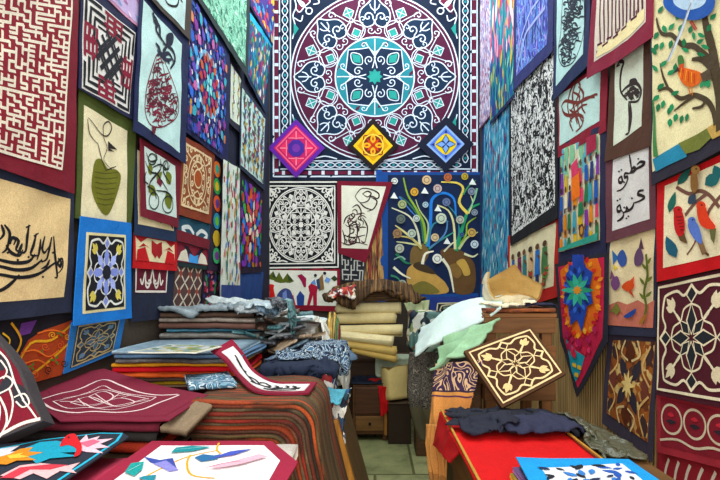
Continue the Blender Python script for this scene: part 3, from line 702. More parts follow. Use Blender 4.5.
P = Panel('B', .026, [(378, 172), (485, 172), (484, 300), (381, 300)], 'navy hanging with a tree of curling branches, round fruits and golden rocks', '1d4f92', '15294c', fpx=[(388, 175), (480, 175), (480, 293), (388, 295)])
q = lambda p: Q(375, 170, 3.69, p)
c = P.cv('rock_pattern', 'px')
c.fill(q([(130, 340), (135, 290), (170, 270), (200, 300), (180, 345), (150, 360)]), '7a6238', True); c.fill(q([(240, 300), (300, 290), (345, 320), (370, 360), (362, 450), (290, 450), (280, 370)]), '6b4e2c', True)
c.fill(q([(120, 430), (118, 370), (150, 345), (190, 360), (230, 390), (262, 420), (262, 455), (130, 455)]), 'c09a52', True); c.up()
c.fill(q([(118, 455), (140, 425), (180, 410), (220, 430), (232, 455)]), '7c7236', True); c.fill(q([(140, 350), (170, 340), (220, 375), (215, 385), (160, 370)]), '4a3a26', True)
c.fill(q([(300, 340), (330, 330), (352, 380), (330, 390), (318, 365)]), 'c4a050', True); c.fill(q([(270, 360), (300, 345), (320, 380), (300, 400)]), '8a6a38', True); c.done()
c = P.cv('branch_pattern', 'px')
BR = [([(185, 270), (180, 200), (150, 140), (120, 90), (105, 30)], '8fae3a', 2.4), ([(195, 280), (205, 180), (210, 110), (250, 85), (290, 105), (298, 165)], '2b7fd0', 3.2), ([(165, 275), (155, 220), (125, 170), (62, 140)], 'd8d8b8', 2), ([(160, 275), (110, 230), (75, 205)], 'd6cf8a', 2.2), ([(170, 280), (120, 270), (80, 265)], 'c8cc9a', 1.8), ([(190, 280), (215, 200), (270, 190)], '3a8a9a', 2), ([(300, 295), (320, 220), (345, 150), (385, 125)], '2f9a6a', 3.4), ([(295, 290), (290, 200), (270, 150), (230, 130)], 'd8d49a', 2.2), ([(340, 160), (310, 120), (325, 70), (300, 48), (245, 45)], 'e0c860', 2.6), ([(310, 290), (340, 250), (378, 230)], 'b8c48a', 2.2), ([(200, 290), (240, 260), (290, 230)], '3f9a8a', 2), ([(375, 70), (365, 110), (345, 150)], '8ac49a', 1.8), ([(70, 360), (100, 385), (130, 400)], 'e6e4c8', 2.2), ([(250, 330), (275, 370), (290, 450)], 'e4e0c4', 2.6), ([(175, 345), (185, 310), (215, 300)], 'ece6cc', 2.6), ([(330, 310), (360, 320), (378, 310)], 'd8d8b0', 2), ([(80, 310), (110, 340), (130, 345)], '2f7a5a', 2.6), ([(90, 100), (130, 150), (165, 185)], '4a7ac0', 1.4)]
BR += [([(178, 262), (168, 190), (130, 130), (95, 100)], '3f7a5a', 1.8), ([(188, 265), (196, 200), (165, 150), (150, 110)], 'b8c48a', 1.5), ([(205, 285), (255, 240), (265, 190), (240, 160)], '5a8ab8', 1.6), ([(302, 290), (335, 240), (340, 200), (372, 175)], '8fae3a', 1.9), ([(296, 280), (310, 230), (300, 170), (268, 130)], '3a8a9a', 1.6), ([(170, 290), (135, 255), (95, 245), (70, 250)], 'c8b870', 1.6), ([(345, 160), (360, 120), (352, 95)], 'd8d49a', 1.4), ([(325, 90), (345, 60), (370, 40)], '4a9a6a', 1.5), ([(255, 300), (280, 275), (300, 260)], 'd8d8b8', 1.6), ([(60, 390), (85, 400), (110, 440)], '3f8a6a', 1.8), ([(110, 330), (95, 320), (70, 330)], '8fb0a0', 1.5)]
for p, col, w in BR: c.stroke(q(p), w, col, tap=(1.2, 1, .8, .5))
c.done()
for x, y, r, col in ((190, 38, 17, 'd6b88a'), (268, 28, 15, 'b8683a'), (330, 25, 13, 'c0a830'), (72, 42, 12, 'd8dcd0'), (145, 82, 15, 'dba93a'), (230, 70, 16, 'c8b0a8'), (355, 80, 14, '8a93a8'), (100, 128, 16, 'a8b07a'), (95, 182, 17, '6a7468'), (82, 235, 17, '9a7a52'), (90, 290, 17, 'b0b4a0'), (135, 235, 16, 'b8c4b0'), (243, 180, 20, 'c4d0b8'), (220, 250, 15, 'd0b88a'), (262, 120, 15, '6a789a'), (312, 185, 15, 'b8b8a8'), (355, 232, 16, 'c8a85a'), (365, 275, 15, 'c4d4d8'), (152, 180, 13, 'c0c8c0'), (365, 158, 12, '8894a0'), (100, 420, 15, 'a8b0a0'), (228, 328, 18, 'e2e2d4'), (185, 130, 11, 'aac0c8'), (318, 240, 9, '40648a')):
    c = P.cv('fruit', 'px'); c.disc(*q([(x, y)])[0], r/3.69, col)
    c.up(); X, Y = q([(x, y)])[0]; c.ring(X, Y, r/3.69*.55, .5, '20304c', n=14); c.done()
c = P.cv('bird_pattern', 'px')
for x, y in ((70, 98), (182, 80), (357, 48), (230, 145), (264, 265)): c.fill(q([(x-13, y+8), (x, y-14), (x+14, y+10)]), 'e4e8e0')
c.done()

P = Panel('B', .036, [(259, 266), (340, 269), (340, 312), (260, 308)], 'white cloth with camels and pyramids, red border, below the black scroll square', '8c1a30', 'e4e4d4', fpx=[(263, 270), (337, 271), (337, 306), (263, 304)])
q = lambda p: Q(255, 255, 6.855, p)
c = P.cv('pyramid_motif', 'px')
for p in ([(80, 160), (125, 110), (150, 170), (150, 180)], [(130, 180), (165, 118), (205, 190), (170, 192)], [(180, 185), (222, 125), (268, 180), (240, 192)]): c.fill(q(p), '5f6a22')
c.up(); c.fill(q([(125, 110), (150, 165), (118, 150)]), '3a4a22'); c.fill(q([(222, 125), (262, 175), (230, 180)]), '3a4a22'); c.done()
c = P.cv('camel_motif', 'px')
c.fill(q([(60, 315), (95, 300), (100, 245), (80, 225), (90, 200), (130, 205), (128, 230), (140, 290), (150, 345), (70, 330)]), 'cc2420', True); c.fill(q([(140, 345), (230, 340), (262, 270), (280, 345), (270, 355)]), 'c42038')
c.up(); c.fill(q([(145, 340), (150, 280), (180, 240), (215, 228), (250, 255), (262, 345)]), '454f80', True); c.fill(q([(190, 340), (190, 260), (215, 240), (228, 340)]), '7a90c8'); c.done()
c = P.cv('figure_motif', 'px')
c.fill(q([(355, 350), (375, 260), (365, 215), (385, 195), (430, 215), (425, 260), (425, 345), (400, 345), (398, 275), (375, 350)]), 'a81c3c'); c.fill(q([(290, 140), (320, 130), (352, 160), (350, 220), (335, 220), (318, 180)]), '9a1c4a'); c.fill(q([(290, 345), (285, 285), (310, 245), (340, 280), (335, 345)]), '2a4a90'); c.fill(q([(440, 245), (430, 170), (465, 130), (475, 235)]), '8a6a40')
c.fill(q([(380, 195), (410, 165), (420, 205)]), '6a90c8'); c.fill(q([(475, 180), (490, 150), (520, 165), (505, 190)]), '7aa0d4'); c.fill(q([(520, 160), (545, 140), (570, 165), (545, 180)]), '3a4a2a'); c.up(); c.disc(*q([(415, 140)])[0], 1.5, '20242c'); c.disc(*q([(478, 125)])[0], 1.6, '20242c'); c.fill(q([(430, 235), (420, 170), (440, 160), (450, 230)]), '2c4a6a'); c.done()

P = Panel('B', .03, [(430, 297), (484, 296), (484, 330), (428, 340)], 'blue bordered cloth with a pale lattice, below the tree of life', '2a3f86', '1e2430', fpx=[(437, 303), (484, 302), (484, 322), (434, 330)])
c = P.cv('lattice_pattern'); star_motif(c, 'c8c0a0', '35506a', '7a8a78', .07); c.done()
P = Panel('B', .02, [(376, 170), (382, 170), (386, 302), (377, 302)], 'plain bright blue strip of cloth left of the tree of life', '1f5aa8')
# ================= right wall
P = Panel('R', .03, [(480, -40), (493, -55), (491, 116), (479, 131)], 'pale pink and grey speckled strip at the top beside the back corner', '5a2038', Mblot('speck_pink', ['d8c8d8', 'b8b4cc', 'c89ab4', '8a8ab4', 'e4dce4', '8a4a6a'], 40, (1, 1, .6)), bw=(.04, .006, .02, .02))
P = Panel('R', .042, [(491, -50), (516, -75), (514, 97), (490, 125)], 'pink and yellow jewel coloured hanging fading to teal at its foot', '2a2a5a', '2f8f9c', bw=(.012, .02, .02, .03))
c = P.cv('patch_pattern', clip=True); confetti(c, 110, ['d85a8a', 'e89ab8', 'e8b83a', '6a50a8', 'f0d0dc', '3aa0b0', 'c43a6a'], .16, .34, .55, 101, None, .6, (-1, 1, -1, .35)); confetti(c, 70, ['2a9a9a', '1f5aa0', '3fb0a0', '8ac8b0', '2a3a8a', '5a3a8a', 'd8b84a'], .14, .3, .4, 102, None, .8, (-1, 1, .35, 1)); c.done()
P = Panel('R', .055, [(515, -75), (555, -120), (553, 51), (513, 91)], 'violet blue hanging with swirling feather lines', '2a2f6a', Mlab('violet_swirl', ['4a5ac0', '6f8ae0', '3a3f9c', '8fc0e8', '5a4ab4'], 7, 9, (1, 1, .45), 1.2, 'LINEAR'), fpx=[(517, -60), (549, -100), (547, 44), (516, 76)])
c = P.cv('feather_pattern', clip=True); confetti(c, 150, ['8fb4ec', '35409c', 'b4a0e0', '4a8ad8', '272c6c'], .14, .34, .22, 103, PI/2, .9)
c.stroke([(-.9, .95), (-.3, .55), (.2, .5), (.9, .45)], .05, 'a8b4e8'); c.stroke([(-.9, .75), (-.2, .35), (.5, .25), (.9, .2)], .04, 'a8b4e8'); c.done()
P = Panel('R', .02, [(482, 112), (510, 90), (509, 300), (478, 306)], 'tall teal and blue flecked hanging, low beside the back corner', '1c3a6a', '4a9cbc', bw=(.14, .05, .02, .03))
c = P.cv('fleck_pattern', clip=True); confetti(c, 380, ['7fd0d8', '2a6ab4', 'c8e4e4', '1f4a8c', '4aa8b8', 'a83a4a', 'b8c8e0', '1a2a5a', 'd8ecec'], .06, .15, .4, 104, PI/2, .7)
c.fill([(-1, .8), (.2, .8), (.2, 1), (-1, 1)], '3a8ad0'); c.done()
P = Panel('R', .034, [(509, 80), (556, 30), (558, 218), (510, 246)], 'black and white hanging packed with tiny winding script', '1a1a20', Mlab('maze_script', ['e6e6e2', 'e6e6e2', '1a1c22', 'e6e6e2'], 12, 5, (1, 1, 1), 1.2), fpx=[(511, 84), (553, 40), (555, 205), (512, 236)])
c = P.cv('script_lettering', clip=True); swirl_fill(c, [(-.97, -.97), (.97, -.97), (.97, .97), (-.97, .97)], 1500, .022, ['14151a'], 105, .075); c.up(); swirl_fill(c, [(-.97, -.97), (.97, -.97), (.97, .97), (-.97, .97)], 500, .02, ['e8e8e4'], 106, .07); c.done()
P = Panel('R', .022, [(508, 236), (560, 212), (557, 297), (507, 312)], 'cream hanging with a row of standing villagers, red lower edge', 'b8261c', 'e6dab4', fpx=[(510, 243), (556, 222), (553, 286), (510, 300)])
c = P.cv('villager_pattern', clip=True)
for i, (x, a, b) in enumerate(((-.8, '2f6fb8', '3a3a5a'), (-.45, '8a3a6a', 'c89a5a'), (-.2, '3f8a8a', '5a3a3a'), (.1, 'd8b48a', '8a4a3a'), (.38, '2a7ac8', '2a3a6a'), (.68, '4a7a4a', '9a5a3a'))):
    c.fill([(x - .11, .5), (x - .08, -.35), (x + .08, -.35), (x + .13, .5)], a); c.fill([(x - .07, .9), (x - .05, .45), (x + .07, .45), (x + .07, .9)], b)
c.up()
for x, col in ((-.8, '6a452e'), (-.45, '5a3a2a'), (-.2, '7a5236'), (.1, '4a3228'), (.38, '6a452e'), (.68, '5a3a2a')): c.disc(x, -.46, .08, col, .1); c.leaf(x, -.2, .9, .22, .08, col)
sprigs(c, 3, '4a6a34', ['5f8a3a'], ['b8483a'], -.95, .95, .4, 1, 106, .03); c.done()

P = Panel('R', .066, [(556, -110), (592, -160), (589, 64), (553, 101)], 'white hanging with a black teardrop of script, navy border', '1c2c54', 'b8dad6', fpx=[(558, -90), (586, -130), (583, 54), (556, 86)])
c = P.cv('script_lettering', 'px'); dr = [(561, 30), (558, 50), (561, 64), (567, 66), (575, 60), (582, 40), (585, 15), (584, -10), (575, -30), (565, -15)]
swirl_fill(c, dr, 170, 1.15, ['1e2430', '2c3444'], 17, 5.5); c.stroke(dr, .9, '1e2430', True); c.done()
P = Panel('R', .046, [(557, 92), (607, 60), (606, 131), (558, 158)], 'maroon bordered pale hanging with a red brown monogram of looped script', '8c1830', 'c0dcd4', fpx=[(559, 96), (600, 68), (599, 121), (560, 146)])
q = lambda p: Q(545, 0, 2.826, p)
c = P.cv('monogram_lettering', 'px')
for p in ([(75, 345), (65, 300), (75, 250), (92, 228), (100, 250), (85, 290), (75, 310)], [(48, 300), (60, 285), (95, 290), (140, 268), (148, 268)], [(48, 300), (55, 320), (75, 325), (105, 300), (120, 295)], [(80, 370), (70, 345), (85, 325), (108, 330), (105, 355), (88, 372)], [(95, 245), (110, 265), (105, 300), (115, 320)], [(80, 260), (98, 275), (92, 310), (108, 345)], [(85, 300), (105, 285), (125, 275), (140, 275)], [(70, 310), (90, 330), (100, 360)], [(88, 235), (78, 270), (84, 320), (92, 350)]): c.stroke(q(p), 2.2, '7a3028', tap=(.5, 1.3, 1, .5))
c.done()
P = Panel('R', .088, [(597, -60), (652, -130), (652, 37), (620, 60), (586, 79)], 'maroon hanging with tall angular letters and a cream lower band', '8a1a3a', 'dcd0c0', fpx=[(600, -50), (645, -110), (645, 22), (628, 40), (594, 62)])
c = P.cv('angular_lettering', 'px')
for i in range(12):
    x = 599 + i*3.8; t = i/12; c.stroke([(x + 1.5, 46 - i*3.4), (x + 2.5, -40 - i*3)], 2.0, '5d1430', False, False)
for i in range(5): x = 597 + i*9; c.stroke([(x, 52 - i*6), (x + 5, 49 - i*6), (x + 5, 43 - i*6), (x + 1, 45 - i*6)], 1.7, '5d1430', False, False)
c.up(); c.fill([(596, 58), (612, 49), (630, 36), (644, 20), (644, 8), (626, 25), (610, 40), (599, 46)], 'ecdca8'); c.up()
for x, y in ((603, 46), (613, 38), (622, 30), (632, 20)): c.stroke([(x, y), (x + 5, y - 4), (x + 5, y - 9)], 1.8, '5d1430', False, False)
c.done()
P = Panel('R', .056, [(612, 50), (653, 24), (652, 146), (605, 162)], 'brown bordered hanging with an ostrich drawn in script', '5a3a2a', 'd8ddc8', fpx=[(616, 62), (644, 42), (642, 126), (614, 146)])
q = lambda p: Q(545, 0, 2.826, p)
c = P.cv('ostrich_lettering', 'px')
for p in ([(207, 186), (215, 172), (224, 178), (218, 200), (214, 235), (216, 262), (232, 282)], [(205, 188), (214, 184)], [(216, 262), (232, 245), (258, 235), (272, 258), (262, 285), (236, 288)], [(240, 290), (243, 330), (238, 372), (228, 380)], [(236, 292), (238, 330), (236, 370)], [(232, 262), (250, 250), (268, 262)], [(235, 272), (252, 262), (262, 272)], [(245, 240), (240, 230), (256, 226), (262, 238)]): c.stroke(q(p), 2.4, '3a2c2a', tap=(.6, 1.2, 1, .5))
swirl_fill(c, q([(222, 265), (240, 238), (265, 238), (272, 262), (258, 284), (236, 286)]), 40, 1.2, ['3a2c2a'], 18, 4); c.disc(*q([(217, 176)])[0], 1.3, '3a2c2a'); c.done()

P = Panel('R', .076, [(652, -150), (768, -248), (768, 127), (651, 186)], 'large cream hanging with an orange bird in a leafy tree, upper right', '332f3c', 'e9deae', fpx=[(654, -120), (760, -212), (760, 109), (653, 172)], amp=.005)
q = lambda p: Q(640, 0, 3, p)
c = P.cv('hill_pattern', 'px'); c.fill(q([(42, 478), (120, 430), (138, 450), (140, 470), (50, 516)]), '2a8aa8'); c.fill(q([(118, 430), (170, 405), (205, 385), (225, 410), (180, 448), (138, 462)]), '7a8038'); c.fill(q([(205, 385), (240, 362), (300, 330), (300, 380), (225, 418)]), 'c8a458'); c.fill(q([(40, 300), (46, 470), (60, 470), (44, 300)]), '4a8a50'); c.done()
c = P.cv('tree_motif', 'px'); B_ = '4f4028'
for p, w in (([(235, 370), (225, 330), (205, 300), (160, 285), (120, 295), (85, 265), (60, 272)], 4.2), ([(85, 265), (75, 235), (66, 190)], 2.6), ([(240, 290), (225, 220), (190, 180), (160, 178)], 5), ([(225, 190), (170, 140), (130, 135), (100, 105), (70, 100), (55, 55)], 4.2), ([(250, 380), (240, 250), (215, 120), (200, 30), (205, -80)], 8), ([(160, 290), (130, 310), (105, 332)], 2.8), ([(205, 300), (190, 320), (160, 325)], 3)): c.stroke(q(p), w, B_, tap=(1.1, 1, .8, .5))
c.up()
r_ = random.Random(4)
for x, y, a in ((60, 40, -.9), (75, 75, 1.2), (62, 95, 2.2), (90, 90, -.7), (60, 130, 1.9), (75, 125, 2), (100, 120, 1.9), (120, 95, -1.2), (135, 115, 1.8), (110, 60, -1.2), (150, 100, -1.3), (165, 95, 1.6), (180, 100, .4), (190, 135, .6), (175, 160, .2), (150, 155, -2.6), (60, 215, -2.2), (68, 200, -.6), (85, 225, -.7), (75, 250, 2.2), (62, 285, 2.4), (60, 310, 1.8), (75, 300, 1.9), (95, 285, -.6), (100, 310, 1.9), (95, 355, 1.6), (112, 340, 1.8), (128, 345, 1.7), (145, 340, 1.6), (95, 320, 2), (185, 265, -1.2), (200, 260, -1.1), (210, 265, -1.3), (105, 215, -1.5), (115, 190, -1.3), (175, 130, -.6), (55, 165, -2), (210, 95, -1), (220, 60, -.8), (185, 60, -2)):
    X, Y = q([(x, y)])[0]; c.leaf(X, Y, a + r_.uniform(-.2, .2), 9, 4.4, ('1a7a4c', '22905c')[r_.randrange(2)])
for x0, y0, x1, y1 in ((155, 65, 172, 90), (160, 62, 177, 86)): c.stroke(q([(x0, y0), (x1, y1)]), 1.2, 'b0483a', False, False)
c.done()
c = P.cv('orange_bird_motif', 'px')
c.fill(q([(128, 205), (145, 205), (180, 215), (190, 225), (185, 245), (165, 258), (140, 258), (122, 238), (115, 215)]), 'e2701c', True); c.fill(q([(116, 170), (130, 168), (135, 195), (118, 200)]), '4a7a3a', True); c.fill(q([(185, 222), (215, 205), (225, 235), (195, 245)]), '5a4a34'); c.fill(q([(120, 195), (135, 190), (132, 215), (118, 212)]), 'd8501c')
c.up()
for i in range(6): c.stroke(q([(128 + i*8, 205 + i*3), (122 + i*9, 235 + i*3)]), .9, ('f2b02a', 'c42a1c')[i % 2], False, False)
c.fill(q([(118, 200), (100, 222), (122, 212)]), '3a3028'); c.stroke(q([(160, 258), (162, 285)]), 1.2, 'd8801c', False, False); c.stroke(q([(148, 256), (155, 282)]), 1.2, 'd8801c', False, False); c.done()
c = P.cv('moon_pattern', 'px'); c.fill(q([(78, 0), (85, -60), (150, -100), (230, -60), (240, 0), (225, 40), (180, 60), (120, 52), (88, 28)]), '1f5aa8', True); c.up(); c.fill(q([(105, 0), (110, -50), (150, -80), (205, -50), (212, 0), (190, 22), (150, 30), (118, 20)]), 'b8cfe0', True)
c.up(); c.stroke(q([(168, 0), (135, 90), (94, 180)]), 3.4, 'd0d8e0', False, False); c.stroke(q([(165, 8), (92, 182)]), .9, '8a94a0', False, False); c.done()

P = Panel('R', .044, [(559, 142), (606, 124), (605, 256), (558, 265)], 'navy bordered hanging crowded with bright figures at a market', '2a2a4a', 'd8cfae', fpx=[(561, 150), (600, 133), (600, 240), (560, 252)])
c = P.cv('market_pattern', clip=True); r_ = random.Random(12)
confetti(c, 60, ['e0d8b8', 'd8e4d4', '6ab0c0', '8ac49a'], .2, .4, .6, 111, None, 1, (-1, 1, -1, -.4)); c.up()
for row in range(4):
    for i in range(8):
        x = -.9 + i*.26 + r_.uniform(-.05, .05); y = -.55 + row*.42 + r_.uniform(-.08, .08); h = r_.uniform(.3, .48)
        c.fill([(x - .1, y + h), (x - .07, y), (x + .07, y), (x + .11, y + h)], r_.choice(['1f5fb0', 'c8341c', '8a3aa0', 'e08a1c', '2a7a4a', 'd8406a', '2a3a7a', 'd8b42c', '3fa0b0', 'e8dcc0']))
c.up()
for row in range(4):
    for i in range(8): c.disc(-.9 + i*.26, -.6 + row*.42, .055, ('6a4630', '402c24')[(i + row) % 2], .06, 8)
c.fill([(-.3, -.35), (.1, -.45), (.15, .05), (-.25, .1)], 'e8781c'); c.fill([(-.3, -.6), (0, -.7), (.05, -.4), (-.28, -.35)], 'd8406a'); c.fill([(.1, .2), (.3, .15), (.35, .4), (.1, .45)], '1f7a4a'); c.disc(.25, .72, .12, '6a3a2a', .13); c.disc(.25, .72, .07, 'c8903a', .08)
c.fill([(-1, .93), (1, .86), (1, 1), (-1, 1)], '3a9f8a'); c.fill([(.5, -1), (.95, -1), (.95, -.72), (.5, -.66)], 'a8284a'); c.done()

P = Panel('R', .05, [(606, 156), (655, 136), (655, 228), (606, 243)], 'mauve bordered pale hanging with two lines of black script', '6d4048', 'dcd8d2', fpx=[(613, 160), (649, 143), (649, 219), (612, 231)])
q = lambda p: Q(550, 120, 3.427, p)
c = P.cv('script_lettering', 'px')
for p in ([(303, 152), (314, 143), (328, 147), (318, 158), (303, 166), (290, 173), (278, 178)], [(278, 178), (288, 163), (298, 168), (290, 178), (270, 183)], [(274, 120), (279, 150), (283, 178)], [(270, 183), (258, 183), (257, 196), (268, 195), (264, 215), (248, 236), (230, 244)], [(247, 193), (238, 200), (238, 213), (248, 212), (247, 193), (251, 210), (258, 214)],
          [(322, 241), (308, 244), (304, 255), (316, 259), (326, 266), (308, 278), (290, 284)], [(290, 284), (284, 300), (272, 310), (258, 316)], [(272, 310), (264, 300), (262, 312), (252, 318)], [(252, 318), (252, 330), (240, 342), (230, 346)], [(240, 290), (230, 300), (232, 313), (243, 310), (240, 290), (245, 308), (252, 316)]): c.stroke(q(p), 2.0, '2a1c1c', tap=(.7, 1.3, 1, .5))
for x, y in ((306, 133), (238, 176), (246, 171), (284, 268), (256, 300), (270, 330), (263, 337), (231, 276), (240, 271)): c.fill(q([(x-4, y), (x, y-4), (x+4, y), (x, y+4)]), '2a1c1c')
c.done()
P = Panel('R', .036, [(608, 236), (657, 220), (655, 337), (603, 334)], 'cream hanging with little fish and seaweed over a pink sea floor', '35364a', 'e8d6aa', fpx=[(611, 238), (655, 222), (652, 328), (607, 325)])
q = lambda p: Q(595, 225, 4, p)
c = P.cv('sea_floor_pattern', 'px'); c.fill(q([(48, 325), (90, 305), (130, 318), (175, 300), (205, 320), (238, 300), (232, 412), (48, 400)]), 'c87862'); c.done()
def fish(*parts):
    c = P.cv('fish', 'px')
    for pts, col, sm_ in parts: c.fill(q(pts), col, sm_); c.up()
    c.done()
fish(([(72, 100), (95, 130), (75, 160)], '2f6fa8', False), ([(90, 130), (110, 98), (130, 130), (125, 160), (105, 165)], '3a5a9c', True), ([(76, 160), (95, 168), (80, 182)], 'e0c84a', False))
fish(([(190, 50), (200, 95), (180, 95)], '5a3a4a', False), ([(165, 120), (185, 90), (200, 130), (190, 160), (165, 160)], '6a4a6a', True))
fish(([(70, 180), (85, 210), (65, 216)], '8a5a7a', False), ([(75, 215), (95, 205), (103, 240), (85, 262), (70, 240)], '7a4a7a', True))
fish(([(110, 245), (140, 222), (165, 240), (150, 262), (125, 262)], 'd8541c', True), ([(145, 222), (165, 205), (160, 245)], 'd8541c', False), ([(150, 258), (165, 290), (140, 268)], 'c8481c', False))
fish(([(120, 365), (150, 345), (172, 335), (160, 360), (135, 372)], '2a4f9c', True),)
fish(([(65, 350), (90, 308), (112, 350), (100, 345), (90, 362), (80, 348)], '7a7a34', False),)
c = P.cv('seaweed_motif', 'px'); c.stroke(q([(200, 390), (212, 330), (205, 270), (220, 200), (214, 120)]), 2.6, '5f6a24')
for x, y, a in ((208, 300, -2.2), (210, 290, -.8), (208, 240, -2.1), (214, 230, -.8), (218, 180, -2.2), (216, 160, -1)): c.leaf(*q([(x, y)])[0], a, 9, 3, '6a7428')
c.leaf(*q([(185, 400)])[0], -1, 14, 4, 'a8702c'); c.done()

P = Panel('R', .06, [(657, 184), (762, 135.5), (762, 259), (657, 282)], 'red bordered cream hanging with four birds on branches', 'c6161c', 'e8dcb6', fpx=[(665, 186), (752, 149), (752, 248), (664, 268)])
q = lambda p: Q(645, 150, 3.43, p)
c = P.cv('branch_motif', 'px')
for p, w in (([(257, 195), (225, 155), (190, 140), (150, 150), (110, 128)], 3), ([(215, 150), (170, 185), (140, 222)], 3.2), ([(260, 160), (225, 205), (215, 240)], 3), ([(145, 358), (165, 330), (180, 300)], 1.6), ([(185, 305), (205, 345), (222, 360)], 2)): c.stroke(q(p), w, '7a5444')
for x, y, a, L, w, col in ((112, 120, -.9, 22, 8, '1f5f54'), (86, 215, -1.3, 22, 7, '246a5a'), (150, 160, .6, 10, 12, '38485a'), (210, 120, -.6, 20, 13, '1f6a6a'), (112, 370, -2, 24, 11, '1f5f74'), (260, 90, -2, 12, 10, '1f6a6a'), (345, 150, -1.3, 30, 13, '246a5a')): c.leaf(*q([(x, y)])[0], a, L, w, col)
c.done()
for nm, body, head, tail, cb, ch, ct in (('red_bird_motif', [(105, 205), (125, 205), (140, 240), (140, 285), (120, 295), (105, 260)], (116, 207, 15), [(115, 285), (140, 285), (150, 322), (125, 310)], 'c01c1c', 'c01c1c', '6a5030'),
                                          ('blue_bird_motif', [(155, 250), (175, 240), (195, 270), (205, 320), (180, 310), (160, 280)], (168, 243, 14), [(175, 290), (200, 300), (222, 350), (205, 362)], '5f7cc4', '5f7cc4', '8a6a48'),
                                          ('orange_bird_motif', [(190, 195), (215, 190), (230, 230), (255, 262), (240, 272), (205, 262), (190, 230)], (202, 192, 17), [(230, 260), (257, 270), (250, 322), (238, 305)], 'd8421c', 'd8421c', '6a6a3a'),
                                          ('brown_bird_motif', [(165, 85), (185, 80), (192, 120), (182, 145), (165, 135)], (182, 68, 16), [(168, 135), (182, 140), (178, 152)], '8a6230', '9a7038', '5a4028')):
    c = P.cv(nm, 'px'); c.fill(q(tail), ct); c.fill(q(body), cb, True); X, Y = q([head[:2]])[0]; c.disc(X, Y, head[2]/3.43, ch); c.up()
    c.disc(X + 1, Y - 1, .9, '201a1a', n=8)
    if nm[0] == 'r':
        for i in range(5): c.stroke(q([(112 + i*4, 230 + i*11), (132 + i*2, 228 + i*11)]), .7, '701414', False, False)
    c.done()
P = Panel('R', .048, [(658, 284), (742, 265), (742, 412), (656, 395)], 'dark maroon hanging with an eight-petal black star in cream outline, right', '4f1c2a', '551a28', bw=(.006, .01, .02, .02))
c = P.cv('star_pattern'); star_motif(c, 'e9ddbc', '262a30', 'e2d4b0', .05); c.done()
P = Panel('R', .034, [(657, 392), (742, 409), (742, 474), (657, 452)], 'rose red cloth with cream loops, hung below the maroon star', 'a8303c', '8c2030', bw=(.03, .02, .02, .03))
c = P.cv('loop_pattern', clip=True)
for i in range(3): x = -.66 + i*.66; c.ring(x, -.2, .3, .06, 'e0cdb0', ry=.6); c.leaf(x, -.2, PI/2, .22, .3, '3a2a34'); c.leaf(x, -.3, -PI/2, .2, .2, 'c83040')
c.stroke([(-1, .75), (-.5, .6), (0, .8), (.5, .6), (1, .8)], .06, 'e0cdb0'); c.done()
P = Panel('R', .02, [(657, 446), (745, 468), (745, 610), (655, 560)], 'red cloth with white script strokes, lowest at the right edge', '8c1a24', '98202c', bw=.02)
c = P.cv('script_lettering', clip=True)
for i in range(7): x = -.9 + i*.3; c.stroke([(x, .1), (x + .08, -.6), (x + .2, -.9)], .06, 'dcc8b4'); c.stroke([(x - .05, -.3), (x + .2, -.2), (x + .1, .1)], .06, 'dcc8b4')
c.done()

P = Panel('R', .056, [(555, 264), (608, 252), (607, 342), (577, 397), (560, 340)], 'pointed hanging with a blue starflower on flame orange and crimson', '2b2a36', 'c01f48', fpx=[(558, 267), (604, 257), (603, 338), (578, 388), (563, 336)])
q = lambda p: Q(550, 245, 3.1, p)
c = P.cv('flame_pattern', 'px')
c.fill(q([(32, 80), (55, 60), (75, 50), (150, 40), (160, 75), (155, 200), (130, 270), (80, 290), (50, 240), (38, 150)]), 'e2731c'); c.fill(q([(50, 290), (85, 330), (108, 345), (95, 395), (82, 425), (68, 390)]), '1f9aa8')
c.up(); r_ = random.Random(8)
for k in range(26):
    a = k*2*PI/26; x, y = 97 + 46*math.cos(a), 160 + 112*math.sin(a); c.leaf(*q([(x, y)])[0], a, 6.5, 4, ('c8202c', 'f0a02a', 'd83a1c')[k % 3])
for k in range(30):
    x, y = r_.uniform(55, 150), r_.uniform(55, 330); w_ = 1 if y < 250 else (330 - y)/80
    if abs(x - 97) > 42 or y > 255: c.leaf(*q([(x, y)])[0], math.atan2(y - 150, x - 97), 7, 4, (('e8902a', 'd8481c', 'f0b03a') if y < 260 else ('c01c50', 'e03a6a', 'b0183c'))[k % 3])
for x, y in ((60, 300), (90, 290), (120, 280), (75, 325), (105, 315), (140, 250), (52, 265)): c.leaf(*q([(x, y)])[0], 1.3, 9, 5, ('b81c5a', 'd0284a')[int(x) % 2])
for x, y in ((75, 365), (90, 372), (82, 395)): c.leaf(*q([(x, y)])[0], 1, 6, 4, 'e0b82c')
c.done(); c = P.cv('starflower_pattern', 'px')
for k, a in enumerate(np.linspace(0, 2*PI, 8, endpoint=False)):
    a += PI/8; c.leaf(*q([(90, 140)])[0], math.atan2(1.45*math.sin(a), math.cos(a)), (28 if abs(math.sin(a)) > .5 else 16), 11, '1a3f96')
c.fill(q([(55, 90), (75, 65), (75, 30), (110, 30), (110, 65), (140, 85), (128, 130), (140, 180), (118, 190), (105, 270), (88, 230), (70, 250), (68, 190), (45, 180), (55, 130)]), '1d48a4')
c.up()
for k in range(10): a = k*2*PI/10; c.leaf(*q([(90, 140)])[0], math.atan2(1.5*math.sin(a), math.cos(a)), 17, 5.5, ('2f9f7a', '3fb89a')[k % 2])
for k in range(16): a = (k+.5)*PI/8; c.leaf(*q([(90 + 24*math.cos(a), 140 + 52*math.sin(a))])[0], math.atan2(1.5*math.sin(a), math.cos(a)), 7, 3.2, ('3a6fd0', '122a6a')[k % 2])
c.up()
for k in range(8): c.leaf(*q([(90, 140)])[0], k*PI/4, 5, 2, 'e8982a')
c.done()
